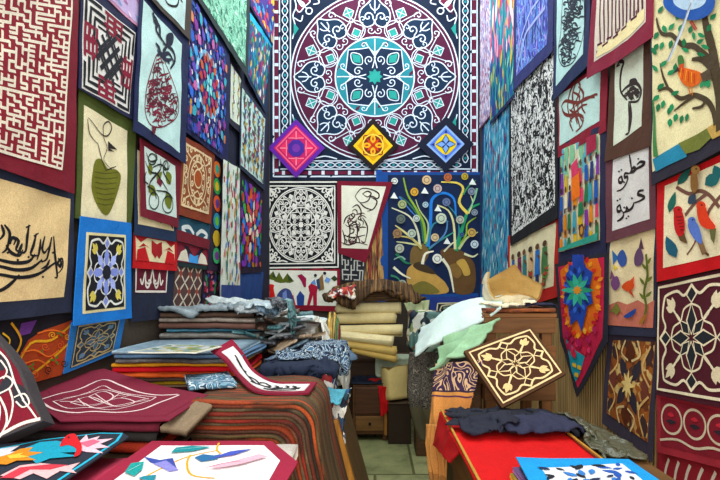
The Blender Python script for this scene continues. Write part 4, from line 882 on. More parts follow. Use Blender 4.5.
P = Panel('R', .026, [(608, 333), (658, 333), (651, 462), (602, 423)], 'brown and amber printed hanging with dark leaf shapes, low on the right', '453c4a', 'a8703c', fpx=[(613, 340), (655, 342), (647, 442), (607, 413)])
c = P.cv('leaf_pattern', clip=True)
c.fill([(-1, -1), (1, -1), (1, 1), (-1, 1)], Mblot('amber_print', ['a8642c', '7a4428', 'c89a5a', '9a5a2c', 'd8b878', '5a3a30'], 30)); c.up()
for mx in (1, -1):
    for my in (1, -1):
        c.push(sx=mx, sy=my); c.leaf(.15, .1, .95, .62, .34, '38303a'); c.leaf(.75, .5, 1.2, .5, .3, '4a3434'); c.leaf(.6, .05, .3, .4, .3, '7a4030'); c.leaf(0, .5, PI/2, .5, .5, '84482c'); c.stroke([(.1, .55), (.45, .7), (.3, 1)], .06, 'e0c48c'); c.stroke([(.95, .1), (.6, .45), (.85, .9)], .06, 'd8b070'); c.pop()
c.up()
for k in range(8): c.leaf(0, 0, k*PI/4, .34, .12, 'e8cc84')
c.done()
# ================= loose cloth: a small position-based cloth solver, so that crumpled pieces fold as cloth does
HX0, HY0, HC, HNX, HNY = -1.3, .6, .02, 130, 250
HM = np.full((HNX, HNY), -1.0)
def hm_add(V, pad=1):
    i = ((V[:, 0] - HX0)/HC).astype(int); j = ((V[:, 1] - HY0)/HC).astype(int); ok = (i > 0) & (i < HNX-1) & (j > 0) & (j < HNY-1)
    np.maximum.at(HM, (i[ok], j[ok]), V[ok, 2])
def hm_box(x0, x1, y0, y1, z):
    a, b = int((x0 - HX0)/HC), int((x1 - HX0)/HC); c, d = int((y0 - HY0)/HC), int((y1 - HY0)/HC)
    HM[a:b+1, c:d+1] = np.maximum(HM[a:b+1, c:d+1], z)
def drop_cloth(name, label, cat, cx, cy, z, W, D, sx, sy, m, seed, yaw=0, n=44, steps=90, boxes=(), amp=.06, mound=None, group=None, parent=None, org=None, th=.005, lift=0, bend=.12, base=0, idx=None, slope=(0, 0)):
    """cloth W by D squeezed to sx,sy of its size above (cx,cy), let fall; boxes hold it up (x0,x1,y0,y1,top)"""
    nu = n; nv = max(12, int(n*D/W)); u, v = np.meshgrid(np.linspace(-.5, .5, nu), np.linspace(-.5, .5, nv))
    rs = np.random.RandomState(seed)
    def sm(k):
        f = np.zeros_like(u)
        for _ in range(7):
            a, b = rs.uniform(-k, k, 2); f += np.sin(2*PI*(a*u + b*v) + rs.uniform(0, 6))
        return f/3.5
    X = u*W*sx + .06*W*sm(2.5)*(1-sx); Y = v*D*sy + .06*D*sm(2.5)*(1-sy); Z = amp*(sm(4) + .6*sm(8))
    if mound is not None: Z = Z + mound*np.maximum(0, 1 - (2*u)**2 - (2*v)**2)
    Z = Z - Z.min() + .01 + slope[0]*X + slope[1]*Y; c, s = math.cos(yaw), math.sin(yaw)
    P = np.stack([cx + X*c - Y*s, cy + X*s + Y*c, z + Z + lift], -1); O = P.copy(); hu, hv = W/(nu-1), D/(nv-1); hd = math.hypot(hu, hv)
    def con(A, B, L, k):
        d = B - A; l = np.maximum(np.linalg.norm(d, axis=-1, keepdims=True), 1e-9); q = d*(.5*k*(l - L)/l); A += q; B -= q
    H = HM.copy()
    for st in range(steps):
        vel = (P - O)*.94; O = P.copy(); P = P + vel; P[..., 2] -= .0009
        for it in range(7):
            for o in (0, 1):
                e = (nu - o)//2*2 + o; con(P[:, o:e:2], P[:, o+1:e:2], hu, 1)
                e = (nv - o)//2*2 + o; con(P[o:e:2], P[o+1:e:2], hv, 1)
            for o in (0, 1):
                e = (nv - o)//2*2 + o
                con(P[o:e:2, :-1][:, ::2], P[o+1:e:2, 1:][:, ::2], hd, .5); con(P[o:e:2, 1:][:, ::2], P[o+1:e:2, :-1][:, ::2], hd, .5)
            for o in range(3):
                a = P[:, o:nu-2:3]; b = P[:, o+2::3][:, :a.shape[1]]; con(a, b, 2*hu, bend)
                a = P[o:nv-2:3]; b = P[o+2::3][:a.shape[0]]; con(a, b, 2*hv, bend)
        hit = np.zeros(P.shape[:2], bool)
        for (x0, x1, y0, y1, zt) in boxes:
            t = zt + .011; ins = (P[..., 0] > x0 - .011) & (P[..., 0] < x1 + .011) & (P[..., 1] > y0 - .011) & (P[..., 1] < y1 + .011) & (P[..., 2] < t)
            dz = t - P[..., 2]; dx1 = x1 + .011 - P[..., 0]; dx0 = P[..., 0] - x0 + .011; dy0 = P[..., 1] - y0 + .011
            mnn = np.minimum(np.minimum(dz, dx1), np.minimum(dx0, dy0))
            a = ins & (mnn == dz); P[..., 2][a] = t; a = ins & (mnn == dx1); P[..., 0][a] = x1 + .011; a = ins & (mnn == dx0); P[..., 0][a] = x0 - .011; a = ins & (mnn == dy0); P[..., 1][a] = y0 - .011
            hit |= ins
        i = np.clip(((P[..., 0] - HX0)/HC).astype(int), 0, HNX-1); j = np.clip(((P[..., 1] - HY0)/HC).astype(int), 0, HNY-1); h = H[i, j] + .012
        a = (P[..., 2] < h) & (P[..., 2] > h - .16); P[..., 2][a] = h[a]; hit |= a
        a = P[..., 2] < base + .004; P[..., 2][a] = base + .004; hit |= a
        O[hit] = P[hit]*.85 + O[hit]*.15
    def push(Qm):
        D_ = np.zeros_like(Qm)
        for (x0, x1, y0, y1, zt) in boxes:
            R = Qm + D_; t = zt + .008; ins = (R[..., 0] > x0 - .008) & (R[..., 0] < x1 + .008) & (R[..., 1] > y0 - .008) & (R[..., 1] < y1 + .008) & (R[..., 2] < t)
            c4 = np.stack([t - R[..., 2], x1 + .008 - R[..., 0], R[..., 0] - x0 + .008, R[..., 1] - y0 + .008]); w = c4.argmin(0)
            D_[..., 2] += np.where(ins & (w == 0), c4[0], 0); D_[..., 0] += np.where(ins & (w == 1), c4[1], 0) - np.where(ins & (w == 2), c4[2], 0); D_[..., 1] -= np.where(ins & (w == 3), c4[3], 0)
        return D_
    for _ in range(8):
        for A, B in ((P[:, :-1], P[:, 1:]), (P[:-1], P[1:]), (P[:-1, :-1], P[1:, 1:]), (P[1:, :-1], P[:-1, 1:])):
            d = push((A + B)/2); A += d; B += d*(np.abs(d).sum(-1, keepdims=True) > 0)
    hm_add(P.reshape(-1, 3))
    if idx == 'raw': return P
    N = np.cross(np.gradient(P, axis=1), np.gradient(P, axis=0)); N /= np.maximum(np.linalg.norm(N, axis=-1, keepdims=True), 1e-9)
    A = P.reshape(-1, 3); B = (P + N*th).reshape(-1, 3); k = len(A); V = np.vstack([A, B]); r = nu
    Fc = [(a*r+b, a*r+b+1, (a+1)*r+b+1, (a+1)*r+b) for a in range(nv-1) for b in range(nu-1)]; Fc += [tuple(x + k for x in f[::-1]) for f in Fc]
    rim = [(b+1, b) for b in range(nu-1)] + [((a+1)*r+nu-1, a*r+nu-1) for a in range(nv-1)] + [((nv-1)*r+b, (nv-1)*r+b+1) for b in range(nu-1)] + [(a*r, (a+1)*r) for a in range(nv-1)]
    Fc += [(a, b, b + k, a + k) for a, b in rim]
    o = mesh(name, V, Fc, m, None, parent, A.mean(0) if org is None else org, True)
    return tag(o, label, cat, group) if parent is None else o
# ================= goods on the counters
def box(name, lo, hi, m, parent=None, org=(0, 0, 0), bev=0):
    x0, y0, z0 = lo; x1, y1, z1 = hi
    v = [(x0,y0,z0),(x1,y0,z0),(x1,y1,z0),(x0,y1,z0),(x0,y0,z1),(x1,y0,z1),(x1,y1,z1),(x0,y1,z1)]
    o = mesh(name, v, [(0,3,2,1),(4,5,6,7),(0,1,5,4),(1,2,6,5),(2,3,7,6),(3,0,4,7)], m, None, parent, org)
    if bev: b = o.modifiers.new('bevel', 'BEVEL'); b.width = bev; b.segments = 2
    return o
def nz(x, y, z, s=0): return noise.noise(Vector((x + s*3.17, y - s*1.9, z + s*.7)))
def ridge(x, y, s): return 1 - abs(nz(x, y, s, s))*2.2

def fold_cloth(label, cx, yf, w, d, z0, th, m, yaw=0, seed=0, group=None, name='folded_cloth', cat='folded cloth', tilt=0, pitch=0, parent=None, wav=1.0):
    """a cloth folded flat: rounded fold on the near side, soft leaves showing at the ends"""
    nx, pr = 22, []
    k = 6
    for i in range(k + 1): a = PI/2 + PI*i/k; pr.append((th*.55 + th*.55*math.cos(a), th/2 + th/2*math.sin(a)))     # near fold
    pr += [(d*.35, 0), (d*.7, 0), (d, 0), (d, th), (d*.7, th), (d*.35, th)]
    npf = len(pr); V = []; c, s = math.cos(yaw), math.sin(yaw)
    for i in range(nx + 1):
        u = i/nx; x = (u - .5)*w
        for (y, z) in pr:
            f = 1 - min(y/d, 1)
            yy = y + f*(.012*nz(u*5, seed, 0) + .006*nz(u*14, seed, 3))*wav; xx = x + .006*nz(y*9, seed, u)
            X_, Y_ = cx + xx*c - yy*s, yf + xx*s + yy*c
            zz = z0 + z*.96 + tilt*x + pitch*y + (.06*th*nz(u*4, y*5, seed) * (1 if z > th*.4 else 0) + .006*(nz(X_*5, Y_*8, 77) + .6*nz(X_*13, Y_*14, 78)))*wav
            V.append((X_, Y_, zz))
    Fc = [(i*npf + j, (i+1)*npf + j, (i+1)*npf + (j+1) % npf, i*npf + (j+1) % npf) for i in range(nx) for j in range(npf)]
    Fc += [tuple(range(npf))[::-1], tuple(nx*npf + j for j in range(npf))]
    org = (cx, yf + d/2, z0)
    o = mesh(name, V, Fc, m, None, None, org, True)
    return tag(o, label, cat, group)

def heap(label, cx, cy, z0, rx, ry, h, m, seed, yaw=0, amp=.3, fx=4, fy=9, name='crumpled_cloth', cat='crumpled cloth', group=None, p=2.4, parent=None, fl=.18):
    """cloth dropped in a heap: a mound with sharp running folds and an uneven hem"""
    nr, na = 26, 84; V = [(cx, cy, z0 + h)]; c, s = math.cos(yaw), math.sin(yaw)
    cr, sr = math.cos(seed*1.3), math.sin(seed*1.3)
    def P(r, a):
        k = 1 + fl*nz(math.cos(a)*1.6, math.sin(a)*1.6, seed) + .4*fl*nz(math.cos(a)*5, math.sin(a)*5, seed)
        x, y = r*math.cos(a)*k, r*math.sin(a)*k
        u, v = x*cr - y*sr, x*sr + y*cr
        u += .35*nz(u*2, v*2, seed + 5); v += .35*nz(u*2, v*2, seed + 9)
        z = h*(1 - r**p)**.75 if r < 1 else 0
        z += h*amp*(ridge(u*fx*.5, v*fy*.5, seed) - .45 + .35*ridge(u*fx, v*fy, seed + 2) - .15)*min(1, (1 - r)*5 + .12)
        g = .10*nz(u*fx, v*fx, seed + 4)*(1 - r*.5)
        X, Y = (x + g)*rx, (y + g)*ry
        return (cx + X*c - Y*s, cy + X*s + Y*c, max(z0 + .002, z0 + z + .004))
    V[0] = P(0, 0)
    for i in range(1, nr + 1):
        for j in range(na): V.append(P(i/nr, j*2*PI/na))
    Fc = [(0, 1 + j, 1 + (j+1) % na) for j in range(na)]
    for i in range(nr - 1):
        a, b = 1 + i*na, 1 + (i+1)*na
        Fc += [(a + j, b + j, b + (j+1) % na, a + (j+1) % na) for j in range(na)]
    b = 1 + (nr-1)*na; n = len(V)
    V += [(V[b+j][0], V[b+j][1], z0) for j in range(na)]
    Fc += [(b + j, n + j, n + (j+1) % na, b + (j+1) % na) for j in range(na)] + [tuple(n + j for j in range(na))[::-1]]
    o = mesh(name, V, Fc, m, None, parent, (cx, cy, z0), True)
    return tag(o, label, cat, group) if parent is None else o

def patch(c00, c10, c11, c01, m, seed, amp=.02, fu=3, fv=1, sag=0, th=.006, nu=48, nv=40, bands=None, hem=.0, bulge=0):
    """verts, faces, indices of a loose sheet between four corners, with folds running down v"""
    A, B, C_, D = (np.array(x, dtype=float) for x in (c00, c10, c11, c01))
    N = np.cross(B - A, D - A); N /= np.linalg.norm(N)
    if N[1] > .2 or (abs(N[1]) <= .2 and N[2] < 0): N = -N
    V = []
    for i in range(nv + 1):
        v = i/nv
        for j in range(nu + 1):
            u = j/nu; vv = v*(1 + hem*nz(u*3, seed, 1))
            p = (1-vv)*((1-u)*A + u*B) + vv*((1-u)*D + u*C_)
            w = amp*(ridge(u*fu + .3*nz(u*2, v*2, seed), v*fv, seed) - .4 + .3*nz(u*fu*2.5, v*fv*2.5, seed)) + bulge*math.sin(PI*u)*math.sin(PI*min(v, 1))
            p = p + N*w; p[2] -= sag*math.sin(PI*u)*v; V.append(p)
    n = len(V); V = V + [p - N*th for p in V]; r = nu + 1; Fc, I = [], []
    bi = lambda v: 0 if not bands else sum(v >= b for b in bands)
    for i in range(nv):
        for j in range(nu):
            q = (i*r + j, i*r + j + 1, (i+1)*r + j + 1, (i+1)*r + j); Fc += [q, tuple(x + n for x in q[::-1])]; I += [bi((i+.5)/nv)]*2
    rim = [(j, j+1) for j in range(nu)] + [(i*r + nu, (i+1)*r + nu) for i in range(nv)] + [(nv*r + j + 1, nv*r + j) for j in range(nu)] + [((i+1)*r, i*r) for i in range(nv)]
    Fc += [(b, a, a + n, b + n) for a, b in rim]; I += [bi(a // r / nv - .001) for a, b in rim]
    return np.array(V), Fc, I
def sheet(name, label, cat, corners, m, seed, group=None, parent=None, org=None, **kw):
    V, Fc, I = patch(*corners, m, seed, **kw); org = V[:len(V)//2].mean(0) if org is None else org
    o = mesh(name, V, Fc, m, I, parent, org, True)
    return tag(o, label, cat, group) if parent is None else o
def frame3(a, b, c, up):
    """plane through three points: origin, two axes, normal on the side of 'up'"""
    a, b, c = (np.array(x, dtype=float) for x in (a, b, c)); S = b - a; S /= np.linalg.norm(S); N = np.cross(S, c - a); N /= np.linalg.norm(N)
    if N @ np.array(up, dtype=float) < 0: N = -N
    return a, S, np.cross(N, S), N

# ---- furniture
def table(name, label, cat, x0, x1, y0, y1, z, col, planks=False):
    t = thing(name, ((x0+x1)/2, (y0+y1)/2, 0), label, cat); o = t.location
    box('table_top', (x0, y0, z - .035), (x1, y1, z), Mwoodx(col, 'y'), t, o, .004)
    for x in (x0 + .03, x1 - .09):
        for y in (y0 + .03, y1 - .09): box('leg', (x, y, 0), (x + .06, y + .06, z - .035), M(col, 'wood'), t, o, .004)
    box('apron', (x1 - .028 if x1 < 0 else x0, y0 + .1, z - .16), (x1 if x1 < 0 else x0 + .028, y1 - .1, z - .035), Mwoodx(col, 'y'), t, o)
    if planks:
        xx = x0 + .03
        for i in range(5): box('side_board', (xx, y0 + .1, z - .30 - i*.13), (xx + .02, y1 - .1, z - .175 - i*.13), Mwoodx(col, 'y'), t, o)
    return t
table('wooden_counter', 'wooden counter under the striped blankets and front stack', 'counter', -1.17, -.425, 1.6, 2.1, .9, '6e5030')
table('wooden_counter', 'wooden counter under the rear stack and crumpled printed cloths', 'counter', -1.17, -.20, 2.12, 3.3, .9, '6e5030')
table('wooden_counter', 'wooden counter under the nearest cloths on the left', 'counter', -1.17, -.27, .75, 1.56, .9, '6e5030')
table('wooden_table', 'long wooden table with plank side under the red cover', 'table', .31, .88, 1.1, 2.12, .93, '70502c', True)

# striped blankets draped over the counter edge, one inside the other
LAYC = [['5a4630', 'a04a2c', '463a28', '6e5a3a'], ['8a3a24', '5a3424', 'b8582e'], ['40362a', '6a5a42', '2e2822'], ['b8502c', '7a2a20', '5a4030'], ['5c4a34', '84684a', '3a3026'], ['7a2226', 'a83a2c', '4a2a22'], ['4a4030', '6e6048', '8a4a30'], ['c8582a', '8a3c22'], ['3a322a', '5a4a38', '6a2a26']]
LABC = ['dark olive and rust', 'rust red', 'grey brown', 'orange red', 'tan and brown', 'deep maroon', 'olive grey', 'bright orange', 'dark umber']
n_l, t_l = 17, .0118
def lay(k, e):
    """one layer of the pile: flat on the counter, a tight bend, then flaring down towards the aisle"""
    t = (n_l - k - e)*t_l; z, x, r = .907 + t, -.395 + t, .03 + .25*t
    p = [(-.62 + (x - r + .62)*i/8, z) for i in range(8)] + [(x - r + r*math.sin(a), z - r + r*math.cos(a)) for a in np.linspace(0, PI/2, 9)]
    p += [(x, z - r - (z - r - .42)*i/16) for i in range(1, 17)]
    return np.array([(X + .15*max(0, (1.06 - Z)/.6)**1.5 - .012*max(0, (Z - 1.0))/.1*max(0, X + .4), Z) for X, Z in p])
for k in range(n_l):
    r_ = random.Random(k + 40); a = lay(k, .14); b = lay(k, .9)
    y0, y1 = 1.62 + r_.uniform(-.012, .012) - .0015*k, 2.07 + r_.uniform(-.015, .01); cut = r_.randrange(0, 8) if k else 0
    a, b = a[:len(a) - cut], b[:len(b) - cut]; n = len(a); ys = np.linspace(0, 1, 9); V = []
    for y in ys:
        for arr, sg in ((a, 0), (b, 0)):
            for i, (x, z) in enumerate(arr):
                V.append((x + .004*nz(z*7, y*6, 0), y0 + (y1 - y0)*y + .012*nz(i*.23, k, 0)*(1 - y), z + .006*nz(x*7, y*5, 2)))
    Fc = []; m = 2*n
    for q in range(8):
        for i in range(n - 1):
            Fc += [(q*m + i, q*m + i + 1, (q+1)*m + i + 1, (q+1)*m + i), (q*m + n + i + 1, q*m + n + i, (q+1)*m + n + i, (q+1)*m + n + i + 1)]
        Fc += [(q*m, (q+1)*m, (q+1)*m + n, q*m + n), (q*m + n - 1, q*m + 2*n - 1, (q+1)*m + 2*n - 1, (q+1)*m + n - 1)]
    for i in range(n - 1): Fc += [(i, n + i, n + i + 1, i + 1), (8*m + i + 1, 8*m + n + i + 1, 8*m + n + i, 8*m + i)]
    j = k % 9; pos = 'outermost' if k == 0 else ('innermost' if k == n_l - 1 else f'layer {k + 1} from the top')
    o = mesh('striped_blanket', V, Fc, Mstripe('blanket%d' % j, LAYC[j], 26, 1), None, None, (-.3, 1.85, .5), True)
    tag(o, f'{LABC[j]} striped blanket over the counter edge, {pos}', 'blanket', 'striped blankets draped over the counter edge')

# ---- nearest cloths, left
G = 'folded cloths under the nearest embroidered panels'
for i, (lab, col, x, w, yf, d, z, th) in enumerate((('cream folded cloth directly under the bird panel, its pale edge showing', 'd9cdbf', -.36, .30, .96, .35, 1.032, .032), ('rose folded cloth second below the bird panel', 'b83a55', -.67, .88, .96, .36, .995, .032),
        ('brown folded cloth third below the bird panel', '5d4436', -.70, .88, .95, .4, .952, .039), ('dark green folded cloth lowest of the pile under the bird panel', '384538', -.72, .86, .96, .4, .908, .040))):
    fold_cloth(lab, x, yf, w, d, z, th, M(col), 0, i + 3, G)
P = Panel('T', 0, [(-90, 452), (-20, 446), (122, 432), (129, 437), (62, 482), (20, 520), (-90, 540)], 'navy cloth with a turquoise and orange bird among cream leaves, nearest left', '2e3440', None, frame=frame3(at_z(0, 450, 1.074), at_z(125, 434, 1.074), at_z(40, 500, 1.074), (0, 0, 1)), name='embroidered_panel', cat='embroidered panel', group='embroidered panels lying on the left counter', amp=.001)
q = lambda p: Q(0, 320, 3, p)
c = P.cv('edge_pattern', 'px'); c.stroke(q([(-60, 400), (130, 360), (300, 340), (365, 342), (350, 365), (260, 425), (160, 490)]), 3.2, '2fb4d0', False, False); c.done()
c = P.cv('leaf_pattern', 'px')
for pts, col in (([(-60, 400), (60, 378), (30, 398), (110, 390), (20, 410), (-60, 425)], 'd8d4d8'), ([(235, 370), (260, 345), (265, 360), (300, 350), (290, 362), (340, 358), (300, 375), (330, 385), (285, 388), (310, 402), (260, 398), (235, 392)], 'f0c4cc'),
                 ([(0, 470), (60, 440), (120, 432), (200, 440), (240, 430), (215, 450), (230, 462), (180, 455), (140, 478), (100, 462), (60, 480)], 'e8b8b8'), ([(-50, 440), (0, 425), (-10, 455), (-60, 470)], 'd8d4d8')): c.fill(q(pts), col)
c.up(); c.fill(q([(0, 478), (60, 446), (150, 436), (205, 438), (150, 452), (90, 452), (40, 478)]), 'cc4250'); c.fill(q([(240, 372), (280, 362), (300, 368), (262, 385)]), 'e0708a'); c.done()
c = P.cv('bird_motif', 'px')
c.fill(q([(60, 395), (120, 370), (170, 366), (215, 376), (235, 400), (180, 402), (235, 412), (150, 420), (110, 436), (90, 420), (40, 420)]), '1fa0b8'); c.up()
c.fill(q([(-30, 425), (30, 408), (60, 392), (100, 386), (85, 400), (130, 402), (80, 416), (110, 426), (50, 428), (20, 440), (-20, 438)]), 'e0902a'); c.fill(q([(190, 362), (205, 348), (225, 346), (235, 362), (246, 385), (240, 408), (222, 415), (228, 392), (205, 380), (180, 384)]), 'd0242c', True); c.up(); c.fill(q([(20, 415), (70, 405), (60, 412), (90, 418), (30, 424)]), 'ecc24a'); c.disc(*q([(206, 358)])[0], .9, '201a20'); c.done()

P = Panel('T', 0, [(152, 441), (272, 441), (298, 462), (274, 500), (230, 540), (20, 540), (96, 480)], 'cream panel with blue birds on a yellow branch and maroon border, nearest on the counter', '9c2340', None,
          fpx=[(161, 446), (264, 446), (280, 461), (262, 492), (200, 530), (70, 530), (112, 482)], frame=frame3(at_z(152, 441, 1.084), at_z(272, 441, 1.084), at_z(96, 480, 1.084), (0, 0, 1)), name='embroidered_panel', cat='embroidered panel', group='embroidered panels lying on the left counter', amp=.0008)
F_ = mesh  # field colour is set below
for ch in P.root.children:
    if ch.name.startswith('field'): ch.data.materials[0] = M('eae6e4')
q = lambda p: Q(80, 420, 3.13, p)
c = P.cv('branch_motif', 'px')
for p in ([(190, 188), (230, 165), (330, 120), (430, 98)], [(345, 112), (335, 140), (350, 175), (420, 186)], [(435, 75), (428, 95), (440, 108)]): c.stroke(q(p), 2.4, 'e8a82c')
c.done()
for nm, wing, body, col, c2 in (('bird_motif', [(200, 118), (250, 128), (290, 122), (305, 158), (260, 150), (220, 135)], [(230, 140), (270, 130), (310, 160), (280, 165)], '3f4f9c', '8a86c4'), ('bird_motif', [(358, 122), (385, 112), (420, 116), (440, 112), (430, 128), (380, 136)], [(400, 128), (470, 104), (500, 100), (540, 96), (480, 116)], '2f6f9c', '4a5ab0')):
    c = P.cv(nm, 'px'); c.fill(q(wing), col); c.up(); c.fill(q(body), c2); c.done()
c = P.cv('leaf_motif', 'px')
for p, col in (([(285, 108), (300, 92), (350, 86), (412, 90), (350, 104)], '1f8f94'), ([(140, 170), (160, 142), (200, 136), (195, 160), (170, 182)], '1f9a94'), ([(180, 190), (200, 182), (240, 178), (230, 200)], '2a8a98')): c.fill(q(p), col)
c.up(); c.stroke(q([(300, 100), (390, 92)]), .6, 'bfe0dc'); c.stroke(q([(150, 168), (190, 146)]), .6, 'bfe0dc')
c.fill(q([(400, 156), (470, 140), (560, 116), (590, 122), (500, 148), (430, 160)]), 'e0b0bc'); c.up(); c.stroke(q([(395, 160), (430, 150), (470, 142), (500, 138)]), 1, 'a83a5c'); c.stroke(q([(450, 128), (560, 108)]), .9, 'd08aa4'); c.done()

# maroon star panel on its own pile, higher by the wall
G = 'folded cloths under the maroon star panel'
for i, (lab, col, z, th) in enumerate((('maroon folded cloth directly under the maroon star panel', '6a2030', 1.054, .027), ('black and grey folded cloth second below the maroon star panel', '34302e', 1.022, .028), ('orange red folded cloth third below the maroon star panel', 'b8402a', .989, .029), ('brown folded cloth fourth below the maroon star panel', '5e4a38', .95, .035), ('dark folded cloth lowest of the pile under the maroon star panel', '3a3434', .908, .038))):
    fold_cloth(lab, -.915, 1.455 + .006*(i % 2), .50 if i else .52, .52, z, th, M(col), 0, i + 21, G, pitch=.0)
fr = frame3(at_z(50, 421, 1.094), at_z(168, 419, 1.094), at_z(110, 369, 1.140), (0, 0, 1))
P = Panel('T', 0, [(30, 384), (104, 368), (150, 383), (208, 395), (170, 420), (60, 421), (40, 405)], 'maroon panel with a cream line star and ogee frame, lying by the left wall', '7c2038', None, fpx=[(46, 388), (104, 372), (200, 396), (166, 416), (66, 416)], frame=fr, name='embroidered_panel', cat='embroidered panel', group='embroidered panels lying on the left counter', amp=.002)
for ch in P.root.children:
    if ch.name.startswith('field'): ch.data.materials[0] = M('7c2038')
q = lambda p: Q(0, 310, 2.822, p)
c = P.cv('star_pattern', 'px'); L = 'e2c8c4'
for p, w in (([(110, 255), (165, 238), (220, 225), (290, 198), (340, 215), (385, 232), (440, 240), (500, 238)], 2.3), ([(110, 255), (150, 280), (210, 292), (260, 290), (330, 292), (400, 282), (450, 262), (505, 240)], 2.3),
             ([(150, 258), (200, 248), (250, 232), (290, 215), (320, 228), (370, 240), (440, 246)], 1.2), ([(150, 258), (190, 278), (250, 278), (310, 285), (360, 275), (420, 258), (440, 246)], 1.2),
             ([(250, 245), (290, 230), (320, 245), (290, 262), (250, 245)], 1.2), ([(290, 262), (340, 250), (380, 262), (330, 275), (290, 262)], 1.2), ([(200, 262), (250, 245), (290, 262), (240, 272), (200, 262)], 1.1), ([(320, 245), (370, 240), (340, 250)], 1), ([(270, 238), (310, 268), (330, 275)], 1), ([(340, 235), (300, 262), (250, 278)], 1), ([(170, 258), (230, 262), (270, 280), (350, 268), (420, 250)], 1.3), ([(180, 250), (230, 240), (290, 226), (350, 240), (410, 250)], 1.3), ([(220, 250), (240, 272)], .9), ([(380, 262), (420, 255)], .9)): c.stroke(q(p), w, L)
c.done()
o = sheet('rolled_cloth', 'grey brown cloth laid loosely in front of the striped blankets', 'cloth', (at_y(196, 402, 1.60), at_y(212, 405, 1.585), at_y(186, 431, 1.47), at_y(160, 428, 1.455)), M('85735c'), 5, amp=.008, fu=1.5, th=.02)
fold_cloth('bright red folded cloth at the foot of the grey brown cloth', -.70, 1.49, .10, .07, 1.062, .018, M('c8301f'), .2, 8)

# cushion at the left edge
fr = frame3(at_y(-20, 441, 1.262), at_y(43, 423, 1.30), at_y(0, 348, 1.36), (0, -1, 0))
P = Panel('T', 0, [(-75, 330), (-18, 322), (4, 346), (20, 368), (30, 394), (44, 421), (0, 438), (-75, 458)], 'plump cushion in maroon and black with cream outlines, standing at the left edge', '4a4546', None, fpx=[(-72, 336), (-20, 326), (3, 350), (17, 370), (27, 395), (41, 419), (0, 435), (-72, 452)], frame=fr, name='cushion', cat='cushion', thick=.07, amp=.004)
for ch in P.root.children:
    if ch.name.startswith('field'): ch.data.materials[0] = M('7e1a2e')
    elif ch.name.startswith('border'): ch.name = 'cushion_body'
q = lambda p: Q(0, 320, 3, p)
c = P.cv('petal_pattern', 'px')
for p in ([(0, 195), (15, 172), (35, 180), (30, 205), (0, 225)], [(38, 195), (70, 200), (90, 250), (60, 262), (44, 240)], [(-40, 60), (0, 100), (10, 150), (-30, 130)], [(5, 100), (25, 120), (40, 165), (20, 160)]): c.fill(q(p), '33343a', True)
c.up()
for p, w in (([(-60, 375), (0, 345), (66, 312), (122, 298)], 3.2), ([(0, 232), (18, 270), (20, 310), (0, 350)], 1.9), ([(0, 175), (20, 168), (38, 185), (28, 205), (0, 220)], 1.7), ([(28, 205), (40, 245), (34, 290), (20, 320)], 1.7), ([(44, 232), (75, 222), (90, 250), (70, 262), (50, 245)], 1.5), ([(70, 240), (95, 270), (115, 298)], 1.5), ([(-20, 80), (20, 120), (45, 190), (72, 240)], 1.7), ([(0, 120), (20, 150), (10, 175)], 1.5), ([(-40, 200), (0, 260), (-10, 330)], 1.6)): c.stroke(q(p), w, 'e4d8cc')
c.done()

# ---- stack of folded cloth at the left wall
G = 'folded cloths in the front stack by the left wall'
SA = [('dark brown', '4a3a30', .030), ('grey', '6c6a68', .024), ('tan', 'a08a70', .018), ('mustard yellow', 'd0a82e', .017), ('dark brown striped', '5a4038', .013), ('orange', 'd8642a', .015), ('scarlet', 'cc1c2c', .020), ('amber', 'd89a2a', .014), ('brown grey', '5d5654', .016), ('slate blue', '5f7c98', .016), ('pale blue grey', '8ea4b0', .014)]
z = .908; r_ = random.Random(3); SAZ = []
ORD = ['lowest', 'second from the bottom', 'third from the bottom', 'fourth from the bottom', 'fifth from the bottom', 'sixth from the bottom', 'sixth from the top', 'fifth from the top', 'fourth from the top', 'third from the top', 'second from the top', 'topmost']
SA = [('navy', '2c3448', .045)] + SA
for i, (nm, col, th) in enumerate(SA):
    th *= 1.12; nm = nm.replace('dark brown striped', 'umber')
    fold_cloth(f'{nm} folded cloth, {ORD[i]} in the front stack by the left wall', -.875 + r_.uniform(-.018, .012), 2.11 + r_.uniform(-.025, .02), .56 + r_.uniform(-.03, .03), .42, z, th, M(col, 'wrap' if i in (2, 9, 11) else 'cloth'), r_.uniform(-.05, .05), i + 60, G)
    z += th*1.13
ztopA = z
P = Panel('T', 0, [(128, 352), (170, 344), (222, 346), (196, 353)], 'cream and green patterned cloth lying on top of the front stack', 'd8d8c8', Mblot('green_cream', ['a8a898', '7a8a4a', 'b4b8b4', 'a09450', '5a7a6a', '8a98a0'], 30), .012, frame=frame3((-1, 2.2, z + .022), (0, 2.2, z + .022), (-1, 2.5, z + .022), (0, 0, 1)), name='patterned_cloth', cat='patterned cloth', amp=.002)
